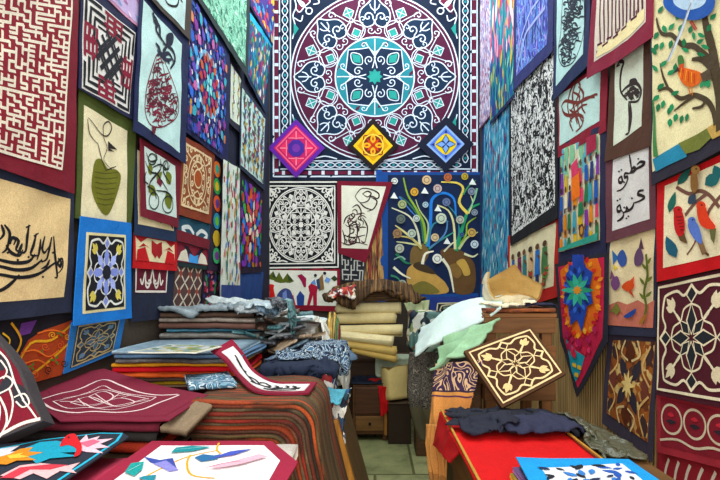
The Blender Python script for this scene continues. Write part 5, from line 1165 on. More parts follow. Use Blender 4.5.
# second stack behind
G = 'folded cloths in the rear stack by the left wall'
z = .908; SB = [('black', '2a2a2e', .06), ('brown', '5a4638', .055), ('dark teal', '274a58', .045), ('rust brown', '6e4630', .03), ('sea blue', '1f6f8c', .024), ('chestnut', '7a5440', .03), ('dark petrol', '29404c', .024), ('grey', '77756f', .03), ('steel blue', '3f7c94', .018), ('cocoa', '6a4c42', .03), ('stone', '8a7f74', .024), ('mud brown', '5a463a', .026)]
for i, (nm, col, th) in enumerate(SB):
    fold_cloth(f'{nm} folded cloth, {ORD[i]} in the rear stack by the left wall', -.90 + r_.uniform(-.03, .02), 2.63 + r_.uniform(-.03, .03), .54 + r_.uniform(-.06, .03), .42, z, th, M(col, 'wrap' if i in (7, 8, 10) else 'cloth'), r_.uniform(-.06, .06), i + 80, G)
    z += th*1.12
hm_box(-1.17, -.62, 2.63, 3.05, z)
drop_cloth('plastic_sheet', 'grey plastic wrapped cloth crumpled on top of the rear stack', 'wrapped cloth', -.86, 2.82, z + .02, .75, .5, .8, .7, M('7f8c90', 'wrap'), 91, .1, 44, 70, (), .05)
sheet('plastic_sheet', 'long pale grey wrapped cloth sloping down beside the camel cloth', 'wrapped cloth', (at_y(205, 297, 3.3), at_y(262, 300, 3.35), at_y(334, 322, 3.1), at_y(250, 311, 3.05)), M('b9c2c0', 'wrap'), 9, amp=.02, fu=4, fv=4, th=.012)

# ends of wrapped cloths in a jumble
G = 'wrapped cloths jumbled between the rear stack and the canvas rolls'; r_ = random.Random(17)
JC = [('grey', '8a8f90'), ('slate', '4f6470'), ('brown', '5f4a3c'), ('dark', '333438'), ('pale blue', 'a3b4ba'), ('teal', '4a7478'), ('tan', '97826a'), ('silver', 'b0b4b2')]
k = 0
for row in range(5):
    for i in range(4):
        px = 252 + i*16 + r_.uniform(-4, 4) + row*1.5; py = 344 - row*8.2 + r_.uniform(-2, 2); p = at_y(px, py, 2.52 + row*.06 + r_.uniform(0, .03)); nm, col = JC[(k*3 + row) % 8]
        if i == 0 and row > 2: p[0] += .03
        fold_cloth(f'{nm} wrapped cloth end, {("first","second","third","fourth")[i]} from left, {("lowest","second","middle","fourth","topmost")[row]} row of the jumble', p[0], p[1], r_.uniform(.085, .12), .12, p[2] - .012, r_.uniform(.014, .024), M(col, 'wrap'), r_.uniform(-.9, .9), k + 130, G, tilt=r_.uniform(-.5, .6), name='wrapped_cloth', cat='wrapped cloth')
        k += 1
for i in range(4): fold_cloth(('grey brown', 'slate', 'dark', 'stone')[i] + ' folded cloth, ' + ORD[i] + ' of four carrying the jumble', -.46, 2.75, .24, .4, .908 + i*.088, .078, M(('6f6a66', '50606a', '3a3a3c', '7d766c')[i], 'wrap'), .05*(i % 2), i + 300, 'folded cloths carrying the jumble')
hm_box(-.6, -.34, 2.72, 3.12, 1.262)
for i in range(7):
    q_ = (252, 268, 284, 298, 262, 280, 294)[i]; p_ = at_y(q_, (322, 328, 335, 345, 312, 318, 327)[i], 2.6)
    drop_cloth('wrapped_cloth', ('grey', 'slate blue', 'brown', 'silver', 'pale', 'charcoal', 'dull teal')[i] + ' plastic wrap crumpled over the jumble, ' + ('leftmost in front', 'second in front', 'third in front', 'rightmost in front', 'left behind', 'middle behind', 'right behind')[i], 'wrapped cloth', p_[0], p_[1] + .05, p_[2], .22, .2, .7, .6, M(('8f9698', '5a7080', '6a5648', 'b4bcbc', 'a9b8bc', '404448', '567c7e')[i], 'wrap'), i + 400, i*.7, 26, 40, (), .03, None, G, slope=(.2, -.3))

# maroon calligraphy panel curling off the stack
E3 = [(at_y(211, 351, 2.03), at_y(232, 339, 2.14)), (at_y(224, 360, 1.99), at_y(243, 352, 2.13)), (at_y(237, 376, 1.94), at_y(255, 370, 2.10)), (at_z(254, 391, 1.118), at_z(276, 381, 1.118)), (at_z(283, 394, 1.112), at_z(298, 382, 1.112)), (at_z(309, 393, 1.112), at_z(317, 382, 1.112))]
A_ = crom([e[0] for e in E3], 8); B_ = crom([e[1] for e in E3], 8); n = len(A_)
def runner(s, t, off):
    f = s*(n - 1); i = min(int(f), n - 2); f -= i
    a = A_[i]*(1-f) + A_[i+1]*f; b = B_[i]*(1-f) + B_[i+1]*f
    d = (A_[i+1] - A_[i]); N = np.cross(d, b - a); N /= np.linalg.norm(N); N = N if N[2] > 0 else -N
    return a*(1-t) + b*t + N*off
rt = thing('embroidered_panel', runner(.5, .5, -.02), 'maroon bordered white calligraphy panel curling down from the front stack onto the blankets', 'embroidered panel', 'embroidered panels lying on the left counter')
def run_grid(name, s0, s1, t0, t1, off, th, m, ns=44, nt=8):
    V = [runner(s0 + (s1-s0)*i/ns, t0 + (t1-t0)*j/nt, off) for i in range(ns+1) for j in range(nt+1)]; k = len(V); r = nt+1
    V += [runner(s0 + (s1-s0)*i/ns, t0 + (t1-t0)*j/nt, off - th) for i in range(ns+1) for j in range(nt+1)]
    Fc = [(i*r+j, i*r+j+1, (i+1)*r+j+1, (i+1)*r+j) for i in range(ns) for j in range(nt)]; Fc += [tuple(x+k for x in f[::-1]) for f in Fc]
    Fc += [(j, j+1, j+1+k, j+k) for j in range(nt)] + [(ns*r+j+1, ns*r+j, ns*r+j+k, ns*r+j+1+k) for j in range(nt)] + [(i*r, i*r+k, (i+1)*r+k, (i+1)*r) for i in range(ns)] + [(i*r+nt, (i+1)*r+nt, (i+1)*r+nt+k, i*r+nt+k) for i in range(ns)]
    return mesh(name, V, Fc, m, None, rt, rt.location, True)
run_grid('border', 0, 1, 0, 1, 0, .005, '8a1836'); run_grid('field', .1, .93, .22, .8, .0012, .001, 'e2ddd8')
Vs, Fs = [], []
def run_stroke(pts, w):
    p = crom(pts, 6); b = len(Vs); tg = np.gradient(p*[3.2, 1], axis=0); tg /= np.maximum(np.linalg.norm(tg, axis=1), 1e-9)[:, None]
    for (s, t), (x, y) in zip(p, tg): 
        for m in (1, -1): Vs.append(runner(s - y*w*m/3.2, t + x*w*m, .0026))
    for i in range(len(p) - 1): Fs.append((b + 2*i, b + 2*i + 1, b + 2*i + 3, b + 2*i + 2))
for p in ([(.2, .55), (.3, .5), (.42, .42), (.55, .35)], [(.24, .5), (.34, .46), (.4, .5)], [(.5, .3), (.6, .42), (.7, .36), (.8, .4), (.88, .36)], [(.55, .5), (.58, .6), (.64, .5), (.6, .4)], [(.66, .6), (.7, .5), (.68, .4), (.74, .46)], [(.74, .62), (.78, .5), (.75, .36)], [(.8, .6), (.84, .5), (.82, .4), (.88, .46)], [(.45, .42), (.5, .5), (.56, .44)], [(.62, .3), (.75, .26), (.86, .3)]): run_stroke(p, .03)
mesh('calligraphy_lettering', Vs, Fs, ['1d1c22'], None, rt, rt.location)
fold_cloth('blue grey printed folded cloth jutting out below the calligraphy panel', -.60, 1.78, .17, .25, 1.112, .02, Mlab('blue_print', ['4a7086', '7aa0b0', '2f4a60', 'c8d4d8', '4a7086'], 16, 5), .42, 14, None)

# ---- crumpled printed cloths in the middle
BW = Mlab('blue_white_print', ['22304a', '98aab4', '2a3c58', '4a6a84', 'b4c0c4', '1c2230'], 18, 5)
MX = Mblot('mixed_print', ['1d2430', 'c8c4bc', '2f4f74', '8a2a2c', 'e0dcd0', '23434e', '55606c'], 26)
for i in range(3): fold_cloth(('navy', 'black', 'slate')[i] + ' folded cloth, ' + ORD[i] + ' of three under the crumpled printed cloths', -.36, 2.22, .30, .48, .908 + i*.068, .06, M(('26304a', '26262a', '465868')[i]), .04*i, i + 320, 'folded cloths under the crumpled printed cloths')
for i in range(3): fold_cloth(('cream', 'grey', 'brown')[i] + ' folded cloth, ' + ORD[i] + ' of three under the bunched white cloth', -.265, 2.80, .13, .44, .908 + i*.055, .048, M(('c8c0a8', '777470', '5f4a3a')[i]), .04*i, i + 330, 'folded cloths under the bunched white cloth')
BX = [(-1.17, -.2, 2.12, 3.3, .9), (-.52, -.21, 2.22, 2.72, 1.112), (-.335, -.2, 2.8, 3.24, 1.075)]
drop_cloth('crumpled_cloth', 'dark printed cloth with red and white patches, crumpled over the counter end', 'crumpled cloth', -.25, 2.27, 1.12, .6, .42, .6, .6, MX, 8, .2, 46, 90, BX, .06, .04)
drop_cloth('crumpled_cloth', 'navy cloth crumpled at the counter end', 'crumpled cloth', -.36, 2.24, 1.15, .45, .3, .7, .5, M('232c40'), 14, -.3, 36, 70, BX, .05, .03)
drop_cloth('crumpled_cloth', 'slate blue cloth crumpled against the jumble of wrapped cloths', 'crumpled cloth', -.42, 2.48, 1.13, .5, .5, .55, .6, M('56687c', 'wrap'), 12, .3, 40, 80, BX, .06, .12)
heap('folded blue grey cloth bulging under the netted cloth', -.27, 2.55, 1.108, .16, .14, .07, M('55687a'), 4, 0, .2)
hm_box(-.36, -.18, 2.46, 2.64, 1.18)
drop_cloth('crumpled_cloth', 'blue and white netted cloth crumpled in front of the canvas rolls', 'crumpled cloth', -.25, 2.46, 1.2, .62, .5, .66, .62, BW, 4, .1, 52, 90, BX, .05, .05)
sheet('turquoise_cloth', 'small turquoise cloth lying at the end of the blankets', 'cloth', (at_y(320, 386, 2.19), at_y(346, 390, 2.2), at_y(340, 404, 2.125), at_y(325, 406, 2.115)), M('5aa0b0'), 15, amp=.012, fu=2, fv=2, th=.008, hem=.2)
sheet('hanging_scarf', 'red, white and dark printed scarf hanging down beside the leaning boards', 'scarf', (at_y(322, 396, 2.16), at_y(350, 388, 2.3), at_y(343, 446, 2.2), at_y(331, 440, 2.13)), MX, 3, amp=.03, fu=4, fv=2, th=.006, hem=.2)
drop_cloth('crumpled_cloth', 'white cloth bunched left of the canvas rolls', 'crumpled cloth', -.25, 2.95, 1.08, .6, .5, .6, .5, M('d4d2c6'), 22, .3, 40, 80, BX, .06, .1)
heap('striped green and red cloth bundle left of the canvas rolls', -.27, 3.06, 1.085, .06, .1, .20, Mstripe('bundle_stripe', ['2a5a44', 'b82c2c', 'd8b868', '40302a', '6a8a5a', '8a2a3a'], 34, 0), 23, .3, .35)
# leaning boards
def board(label, top, bot, w, th, m, yaw=0):
    top, bot = np.array(top, dtype=float), np.array(bot, dtype=float); d = bot - top; W = np.array([math.sin(yaw)*w, math.cos(yaw)*w, 0]); T = np.cross(d, W); T = T/np.linalg.norm(T)*th
    V = [top, top + W, top + W + T, top + T, bot, bot + W, bot + W + T, bot + T]
    o = mesh('wooden_board', V, [(0,1,2,3),(7,6,5,4),(0,4,5,1),(1,5,6,2),(2,6,7,3),(3,7,4,0)], m, None, None, bot)
    b = o.modifiers.new('bevel', 'BEVEL'); b.width = .004; return tag(o, label, 'board', 'boards leaning on the left counter')
board('orange brown wooden board leaning beside the striped blankets', (-.215, 2.125, .89), (.03, 2.125, 0), .03, .05, M('b07a34', 'wood'))
board('weathered grey brown board leaning behind the orange one', (-.20, 2.2, .9), (.045, 2.2, 0), .5, .03, M('6a5232', 'wood'))

# ---- back of the aisle: chest, cabinet, canvas rolls
def cabinet():
    t = thing('small_cabinet', (-.05, 4.75, 0), 'small brown wooden cabinet with a drawer, standing at the end of the aisle', 'cabinet'); o = t.location; wd = Mwoodx('5f3f22', 'x')
    box('cabinet_body', (-.215, 4.62, .06), (.115, 4.95, .54), wd, t, o, .006)
    d = box('drawer', (-.185, 4.603, .1), (.085, 4.622, .24), Mwoodx('7a5830', 'x'), t, o, .005); bpy.context.view_layer.update()
    k = mesh('knob', [(-.05 + .014*math.cos(a)*s, 4.603 - y, .17 + .014*math.sin(a)*s) for y, s in ((0, .6), (.012, 1), (.02, .8)) for a in np.linspace(0, 2*PI, 10, endpoint=False)], [(i*10+j, i*10+(j+1) % 10, (i+1)*10+(j+1) % 10, (i+1)*10+j) for i in range(2) for j in range(10)] + [tuple(range(20, 30))], M('2a2420', 'metal'), None, None, (0, 0, 0)); k.parent = d; k.location = -Vector(o)
    box('door', (-.195, 4.6, .26), (.095, 4.622, .52), Mwoodx('553620', 'x'), t, o, .012)
    for x in (-.21, .075): box('foot', (x, 4.63, 0), (x + .035, 4.665, .06), wd, t, o); box('foot', (x, 4.9, 0), (x + .035, 4.935, .06), wd, t, o)
    box('post', (.088, 4.594, .06), (.118, 4.62, .5), M('9a6a30', 'wood'), t, o, .004)
cabinet()
t = thing('storage_chest', (0, 5.2, 0), 'dark wooden chest under the canvas rolls at the back wall', 'chest')
box('chest_body', (-.62, 5.0, 0), (.36, 5.4, .70), Mwoodx('4a3524', 'x'), t, t.location, .01); box('lid', (-.64, 4.98, .70), (.38, 5.42, .74), Mwoodx('523a28', 'x'), t, t.location, .01)
def roll(label, a, b, r0, r1, m, seed):
    """canvas wound into a tube: a spiral sheet with its layers showing at the ends"""
    a, b = np.array(a, dtype=float), np.array(b, dtype=float); d = b - a; L = np.linalg.norm(d); d /= L
    U = np.cross(d, [0, 0, 1.]); U /= np.linalg.norm(U); W = np.cross(U, d); turns, per, nl = 3.2, 22, 14; n = int(turns*per); V = []
    for i in range(nl + 1):
        f = i/nl; R = (r0*(1-f) + r1*f)*(1 + .05*nz(f*4, seed, 1))
        for q in range(2):
            for j in range(n + 1):
                th = 2*PI*j/per + .4*f + seed; rr = R*(.28 + .72*j/n) - q*R*.06
                rr *= 1 + .05*nz(math.cos(th), math.sin(th), f*5 + seed)
                e = (.02*nz(j*.08, seed, i)*(1 if i in (0, nl) else 0)); V.append(a + d*(L*f + e) + rr*(math.cos(th)*U + math.sin(th)*W))
    r = 2*(n+1); Fc = []
    for i in range(nl):
        for j in range(n):
            p = i*r + j; Fc += [(p, p+1, p+1+r, p+r), (p+n+2, p+n+1, p+n+1+r, p+n+2+r)]
        p = i*r + n; Fc.append((p, p+n+1, p+n+1+r, p+r)); p = i*r; Fc.append((p+n+1, p, p+r, p+n+1+r))
    for i in (0, nl):
        for j in range(n): p = i*r + j; Fc.append((p, p+n+1, p+n+2, p+1) if i == 0 else (p, p+1, p+n+2, p+n+1))
    o = mesh('canvas_roll', V, Fc, m, None, None, (a + b)/2, True)
    return tag(o, label, 'canvas roll', 'canvas rolls piled at the back of the aisle')
for i, (x0, y0, x1, y1, r0, r1, col, lab) in enumerate(((336, 308, 401, 308, 5.2, 6.2, 'e2d4a4', 'cream canvas roll, topmost of the pile'), (337, 319, 396, 318, 5.4, 5.6, 'dccb96', 'cream canvas roll, second from the top of the pile'), (339, 330, 402, 330, 5, 6, 'e2d29e', 'cream canvas roll, third from the top of the pile'),
        (327, 333.5, 393, 341, 4.5, 5.8, 'e4d6a8', 'cream canvas roll slanting down to the right, fourth in the pile'), (332, 342, 396, 351.5, 3.5, 5, 'cfb26a', 'yellowish canvas roll, fifth in the pile, just under the slanting one'), (352, 350, 396, 359, 3, 4.6, 'c8aa62', 'short yellowish canvas roll, lowest of the pile'))):
    Y = 4.72 - (.12 if i in (3, 4, 5) else 0) - .03*i*(i < 3); k = Y/F*1.06; roll(lab, at_y(x0, y0, Y), at_y(x1, y1, Y), r0*k, r1*k, M(col), i*1.7)
# (the rolls lie on the chest lid)
hb = heap('big dark brown bundle of cloth on top of the canvas rolls', -.03, 4.74, 1.345, .46, .14, .15, Mstripe('brown_bundle', ['4a341e', '6a4e2c', '33241a', '7a5a34'], 34, 2), 33, .0, .45, 3, 8, name='cloth_bundle', cat='cloth bundle', p=3.2)
hm_add(np.array([tuple(hb.matrix_basis @ v.co) for v in hb.data.vertices])); hm_box(-.42, .34, 4.64, 4.86, 1.42); hb.scale = (.93, .9, .82)
drop_cloth('cloth_bundle', 'coarse brown cloth thrown over the big brown bundle', 'cloth bundle', -.03, 4.70, 1.53, 1.25, .6, .76, .6, Mstripe('brown_bundle2', ['3d2c1c', '5c4428', '2c2016', '6a4e30', '8a6a42'], 40, 0), 133, .03, 60, 90, (), .1)
drop_cloth('crumpled_cloth', 'red and white printed cloth tucked on the front of the brown bundle', 'crumpled cloth', -.30, 4.58, 1.52, .35, .2, .7, .5, Mblot('red_white', ['8a2a2a', 'd8d0c4', '40303a', 'b84a3a', 'c8b89a'], 24), 34, .1, 30, 60, ((-.4, .3, 4.62, 4.9, 1.34),), .04)
drop_cloth('crumpled_cloth', 'navy cloth with a red patch slumped over the small cabinet', 'crumpled cloth', -.02, 4.80, .56, .55, .5, .75, .6, Mblot('navy_red', ['1c2434', '1c2434', '1f2a40', 'b01c1c', '1c2434'], 7), 35, 0, 44, 90, ((-.215, .118, 4.6, 4.95, .54),), .06)
sheet('hanging_cloth', 'scarlet cloth hanging beside the small cabinet', 'cloth', (at_y(378, 386, 4.57), at_y(389, 387, 4.58), at_y(389, 411, 4.58), at_y(381, 417, 4.57)), M('b8161a'), 4, amp=.02, th=.01)
drop_cloth('crumpled_cloth', 'pale mint cloth hanging over the chest edge behind the paper bag', 'crumpled cloth', .19, 4.98, .76, .42, .6, .8, .8, M('bcc9ae'), 37, 0, 40, 90, ((-.64, .38, 4.98, 5.42, .74),), .05)
sheet('hanging_cloth', 'navy cloth hanging from the chest right of the small cabinet', 'cloth', (at_y(386, 392, 4.93), at_y(416, 372, 4.93), at_y(412, 418, 4.93), at_y(388, 424, 4.93)), M('20283a'), 6, amp=.05, th=.012)
# paper bag
def bag(label, cx, cy, z0, w, d, h, yaw, tilt, m, inner, cat='bag', name='paper_bag', fl=.12, rim=0):
    t = thing(name, (cx, cy, z0), label, cat); n, nl = 40, 10; V = []
    R = Matrix.Rotation(yaw, 3, 'Z') @ Matrix.Rotation(tilt, 3, 'X')
    def pt(i, j, inn):
        a = 2*PI*j/n; f = i/nl; e = .55; c, s = math.cos(a), math.sin(a)
        k = (1 + fl*f)*(1 + .05*nz(c*2, s*2, f*3 + cx))*(1 - .05*inn)
        x = w/2*math.copysign(abs(c)**e, c)*k; y = d/2*math.copysign(abs(s)**e, s)*k
        return R @ Vector((x, y, h*f*(1 + .12*f*nz(c*1.5, s*1.5, cx*7) + rim*f*nz(c*1.3 + 4, s*1.3, cx*3)) + .008*inn)) 
    out = [tuple(pt(i, j, 0)) for i in range(nl+1) for j in range(n)]; Fo = [(i*n+j, i*n+(j+1) % n, (i+1)*n+(j+1) % n, (i+1)*n+j) for i in range(nl) for j in range(n)] + [tuple(range(n))[::-1]]
    inn = [tuple(pt(i, j, 1)) for i in range(nl+1) for j in range(n)]; Fi = [f[::-1] for f in Fo]
    b = len(inn); rim = [tuple(pt(nl, j, 0)) for j in range(n)]; Fi += [(nl*n+j, nl*n+(j+1) % n, b+(j+1) % n, b+j) for j in range(n)]
    for nm, v, f, mm in (('bag_body', out, Fo, m), ('lining', inn + rim, Fi, inner)):
        o = mesh(nm, v, f, mm, None, None, (0, 0, 0), True); o.parent = t
    return t
bag('crumpled cream paper bag at the end of the aisle', .21, 4.64, .402, .24, .16, .3, .5, -.15, M('cdb87c'), M('a08450'))
t = thing('cardboard_box', (.22, 4.72, 0), 'brown cardboard box under the paper bag', 'box')
box('box_body', (.125, 4.52, 0), (.34, 4.9, .38), M('3a2d20'), t, t.location, .006); box('flap', (.12, 4.51, .38), (.345, 4.7, .386), M('4a3a28'), t, t.location); box('flap', (.12, 4.71, .38), (.345, 4.905, .386), M('4a3a28'), t, t.location)
t = thing('wooden_box', (.45, 4.5, 0), 'plain wooden box under the multicoloured folded cloths at the back', 'box')
box('box_body', (.36, 4.2, 0), (.62, 4.48, .6), Mwoodx('5a4028', 'x'), t, t.location, .008); box('lid', (.355, 4.19, .6), (.625, 4.49, .62), Mwoodx('6a4c30', 'x'), t, t.location)
zz = .622
for i, (nm, col) in enumerate((('navy', '26343c'), ('white', 'c8ccc0'), ('olive', '7a8a5a'), ('rust', '8a5a3a'), ('black', '1d2330'), ('cream', 'd8d2b8'), ('teal', '5a7a74'), ('red', '8a2c2c'), ('pale green', 'a8b88a'))):
    fold_cloth(nm + ' folded cloth, ' + (ORD[i]) + ' of nine right of the canvas rolls', .45 + .02*nz(i, 3, 1), 4.2, .24, .27, zz, .062, M(col), .15*nz(i*1.7, 1, 2), i + 340, 'folded cloths right of the canvas rolls'); zz += .07
drop_cloth('crumpled_cloth', 'multicoloured printed cloth crumpled on the pile right of the canvas rolls', 'crumpled cloth', .40, 4.28, zz + .01, .5, .4, .6, .6, Mblot('right_mix', ['26343c', 'c8ccc0', '7a8a5a', '8a5a3a', '1d2838', 'd8d2b8', '5a7a74'], 12), 41, .3, 36, 80, ((.32, .58, 4.2, 4.48, zz),), .06)
sheet('hanging_cloth', 'lime and cream cloth hung beside the blue lattice cloth at the back', 'cloth', (at_y(404, 303, 5.2), at_y(429, 300, 5.3), at_y(427, 322, 5.3), at_y(414, 325, 5.2)), [M('c8cfa0')], 8, amp=.03, th=.01)

# ---- right side: chest, crate, cloths
t = thing('wooden_chest', (.46, 2.8, 0), 'brown wooden chest under the hanging purple cloth on the right', 'chest')
box('chest_body', (.385, 2.25, 0), (.5, 3.3, 1.04), Mwoodx('5a4028', 'y'), t, t.location, .01); box('lid', (.375, 2.23, 1.04), (.51, 3.32, 1.08), Mwoodx('6a4c30', 'y'), t, t.location, .008)
t = thing('wooden_crate', (.69, 2.6, 0), 'tall wooden crate of rough planks behind the brown star cushion', 'crate'); o = t.location
for x in (.53, .80):
    for y in (2.3, 2.6): box('post', (x, y, 0), (x + .05, y + .05, 1.33), M('7d5530', 'wood'), t, o, .004)
for i, z in enumerate((.2, .45, .7, .95, 1.12, 1.27)): box('front_slat', (.52, 2.278, z), (.86, 2.3, z + (.09 if i < 5 else .075)), Mwoodx(('8a5c34', '75502e')[i % 2], 'x'), t, o, .004)
for z in (.45, .95, 1.27): box('side_slat', (.515, 2.3, z), (.53, 2.65, z + .08), Mwoodx('75502e', 'y'), t, o, .004)
for i in range(4): box('top_board', (.52, 2.28 + i*.095, 1.345), (.865, 2.28 + i*.095 + .09, 1.365), Mwoodx('8c6038', 'x'), t, o, .004)
fold_cloth('rust striped cloth folded on top of the wooden crate', .69, 2.27, .33, .4, 1.368, .02, Mstripe('rust_stripe', ['8a4a2c', 'b86a34', '5a3424', 'a0583a'], 40, 1), 0, 90, None)
P = Panel('T', 0, [(464, 351), (531, 326), (566, 374), (502, 408)], 'brown square cushion with a cream star and ogee frame, tilted against the wooden crate', '5a3d26', '4f2f1c', bw=.012, frame=frame3(at_y(502, 406, 2.02), at_y(531, 328, 2.20), at_y(562, 374, 2.08), (0, -1, 0)), name='square_cushion', cat='cushion', thick=.03, amp=.003)
c = P.cv('star_pattern'); star_motif(c, 'e6cd9a', '42281a', 'e0c48c', .055); c.done()
for ch in P.root.children:
    if ch.name.startswith('border'): ch.name = 'cushion_body'
bag('cream canvas bag with tan lining, lying open on top of the wooden crate', .665, 2.50, 1.405, .20, .19, .12, .5, .62, M('e6dcc0'), M('b8965a'), 'bag', 'canvas_bag', .3, 1.0)
drop_cloth('crumpled_cloth', 'navy cloth beside the canvas bag on the crate', 'crumpled cloth', .79, 2.40, 1.4, .22, .22, .6, .6, M('2c2c44'), 51, .2, 28, 60, ((.52, .865, 2.27, 3.0, 1.392),), .04)
drop_cloth('crumpled_cloth', 'cream cloth slumped in front of the canvas bag', 'crumpled cloth', .66, 2.36, 1.41, .3, .2, .6, .6, M('d8d0b4'), 52, .2, 34, 60, ((.52, .865, 2.27, 3.0, 1.392),), .05)
# sloping cloths
sheet('draped_cloth', 'pale blue white sheet sloping from the crate towards the aisle', 'draped cloth', (at_y(421, 329, 2.95), at_y(510, 290, 2.75), at_y(500, 306, 2.25), at_y(414, 354, 2.45)), M('c6d6cf'), 61, amp=.018, fu=1.4, fv=3, bulge=.075, th=.012, hem=.05)
sheet('draped_cloth', 'pale green cloth sloping down below the white sheet', 'draped cloth', (at_y(446, 338, 2.38), at_y(500, 318, 2.22), at_y(474, 350, 2.16), at_y(428, 368, 2.24)), M('93b792'), 62, amp=.028, fu=1.4, fv=3, th=.012, hem=.05)
drop_cloth('crumpled_cloth', 'dark red and cream printed cloth between the white sheet and the lattice cloth', 'crumpled cloth', .36, 3.1, 1.1, .5, .5, .6, .6, Mblot('dark_mix', ['2a2a32', 'd8d4c8', '8a2a2a', '3a3a44', 'c8b8a0'], 18), 63, .4, 36, 80, ((.375, .51, 2.23, 3.32, 1.08),), .06)
drop_cloth('crumpled_cloth', 'grey green cloth spread over the chest under the sloping sheets', 'crumpled cloth', .42, 2.75, 1.1, .4, .9, .7, .8, M('5e6a58'), 64, 0, 36, 80, ((.375, .51, 2.23, 3.32, 1.08),), .06)
sheet('draped_cloth', 'dark grey brown printed cloth hanging at the aisle, left of the purple cloth', 'draped cloth', (at_y(413, 352, 3.1), at_y(444, 352, 2.5), at_y(441, 448, 2.45), at_y(420, 440, 3.0)), [Mlab('grey_print', ['4a4640', '6e665a', '3a3836', '8a8272', '4a4640'], 20, 6), M('69634a')], 65, amp=.05, fu=3, fv=1.2, bands=[.62], th=.01)
sheet('draped_cloth', 'purple cloth with cream winding script and tan striped hem, hanging over the chest corner', 'draped cloth', (at_y(436, 364, 2.3), at_y(484, 360, 2.12), at_y(462, 432, 2.12), at_y(428, 428, 2.2)), [Mlab('purple_script', ['43304e', 'd8b48c', '43304e', '3a2a48', 'd8b48c', '43304e'], 12, 6), M('3a2a40'), M('cf9450'), M('5a3050'), M('c98c4c')], 66, amp=.02, fu=2, fv=1, bands=[.42, .46, .5, .53], th=.008, hem=.05)
sheet('hanging_cloth', 'tan cloth end with purple edge trailing below the purple cloth', 'cloth', (at_y(427, 424, 2.17), at_y(449, 424, 2.09), at_y(448, 500, 2.05), at_y(430, 492, 2.12)), [M('c48a4c'), M('a87440')], 67, amp=.035, fu=2.5, fv=.6, bands=[.7], th=.006)
# red table cover, jacket
t = thing('table_cover', (.5, 1.6, .93), 'scarlet cloth cover spread over the long wooden table', 'table cover'); o = t.location
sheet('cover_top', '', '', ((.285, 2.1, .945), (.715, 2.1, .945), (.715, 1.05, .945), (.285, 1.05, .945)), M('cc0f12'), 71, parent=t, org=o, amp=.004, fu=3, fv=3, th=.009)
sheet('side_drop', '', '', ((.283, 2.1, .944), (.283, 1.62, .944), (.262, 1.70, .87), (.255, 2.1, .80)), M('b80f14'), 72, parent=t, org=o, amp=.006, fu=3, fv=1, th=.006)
for x in (.29, .71):
    box('gold_edging', (x - .004, 1.05, .953), (x + .004, 2.09, .958), M('b88a3a'), t, o)
JB = ((.25, .722, 1.05, 2.11, .958), (.30, .88, 1.1, 2.12, .935))
drop_cloth('jacket', 'crumpled dark navy jacket thrown on the red table cover', 'jacket', .525, 1.89, .97, .74, .6, .54, .36, M('262833'), 75, -.08, 60, 110, JB, .08, .07)
jk = bpy.data.objects['jacket']; jo = tuple(jk.location)
drop_cloth('sleeve', '', '', .63, 1.80, 1.03, .38, .16, .7, .6, M('32344a'), 76, .15, 36, 70, JB, .03, parent=jk, org=jo)
drop_cloth('sleeve', '', '', .43, 1.79, 1.03, .28, .14, .7, .6, M('282a38'), 77, .3, 36, 70, JB, .03, parent=jk, org=jo)
drop_cloth('plastic_wrap', 'crumpled clear plastic wrap lying along the wooden table beyond the red cover', 'plastic wrap', .80, 1.78, .95, .6, .22, .8, .4, M('5c5c48', 'wrap'), 81, PI/2, 50, 90, ((.25, .722, 1.05, 2.11, .958), (.31, .88, 1.1, 2.12, .932)), .05)
# turquoise panel pile, nearest right
G = 'folded cloths under the turquoise panel'
for i, (lab, col, z, dx) in enumerate((('yellow and brown folded cloth, lowest under the turquoise panel', 'b89a3a', .957, -.03), ('lilac folded cloth in the middle of the pile under the turquoise panel', '8a6a9a', .974, -.022), ('teal folded cloth directly under the turquoise panel', '2a8a98', .989, .0))):
    fold_cloth(lab, .565 + dx, 1.02, .30, .33, z, .013, M(col), .02, i + 95, G)
P = Panel('T', 0, [(516, 457), (629, 459), (688, 500), (548, 516)], 'turquoise bordered white panel with blue leaves, nearest on the red table', '1f96d0', 'dcdde0', fpx=[(541, 468), (622, 464), (664, 498), (568, 506)], frame=frame3(at_z(516, 457, 1.012), at_z(629, 459, 1.012), at_z(548, 516, 1.012), (0, 0, 1)), name='embroidered_panel', cat='embroidered panel', amp=.0015)
c = P.cv('leaf_pattern'); confetti(c, 46, ['2a5aa8', '1f2c50', '3f7fc0', '22262e'], .22, .42, .45, 9); c.done()
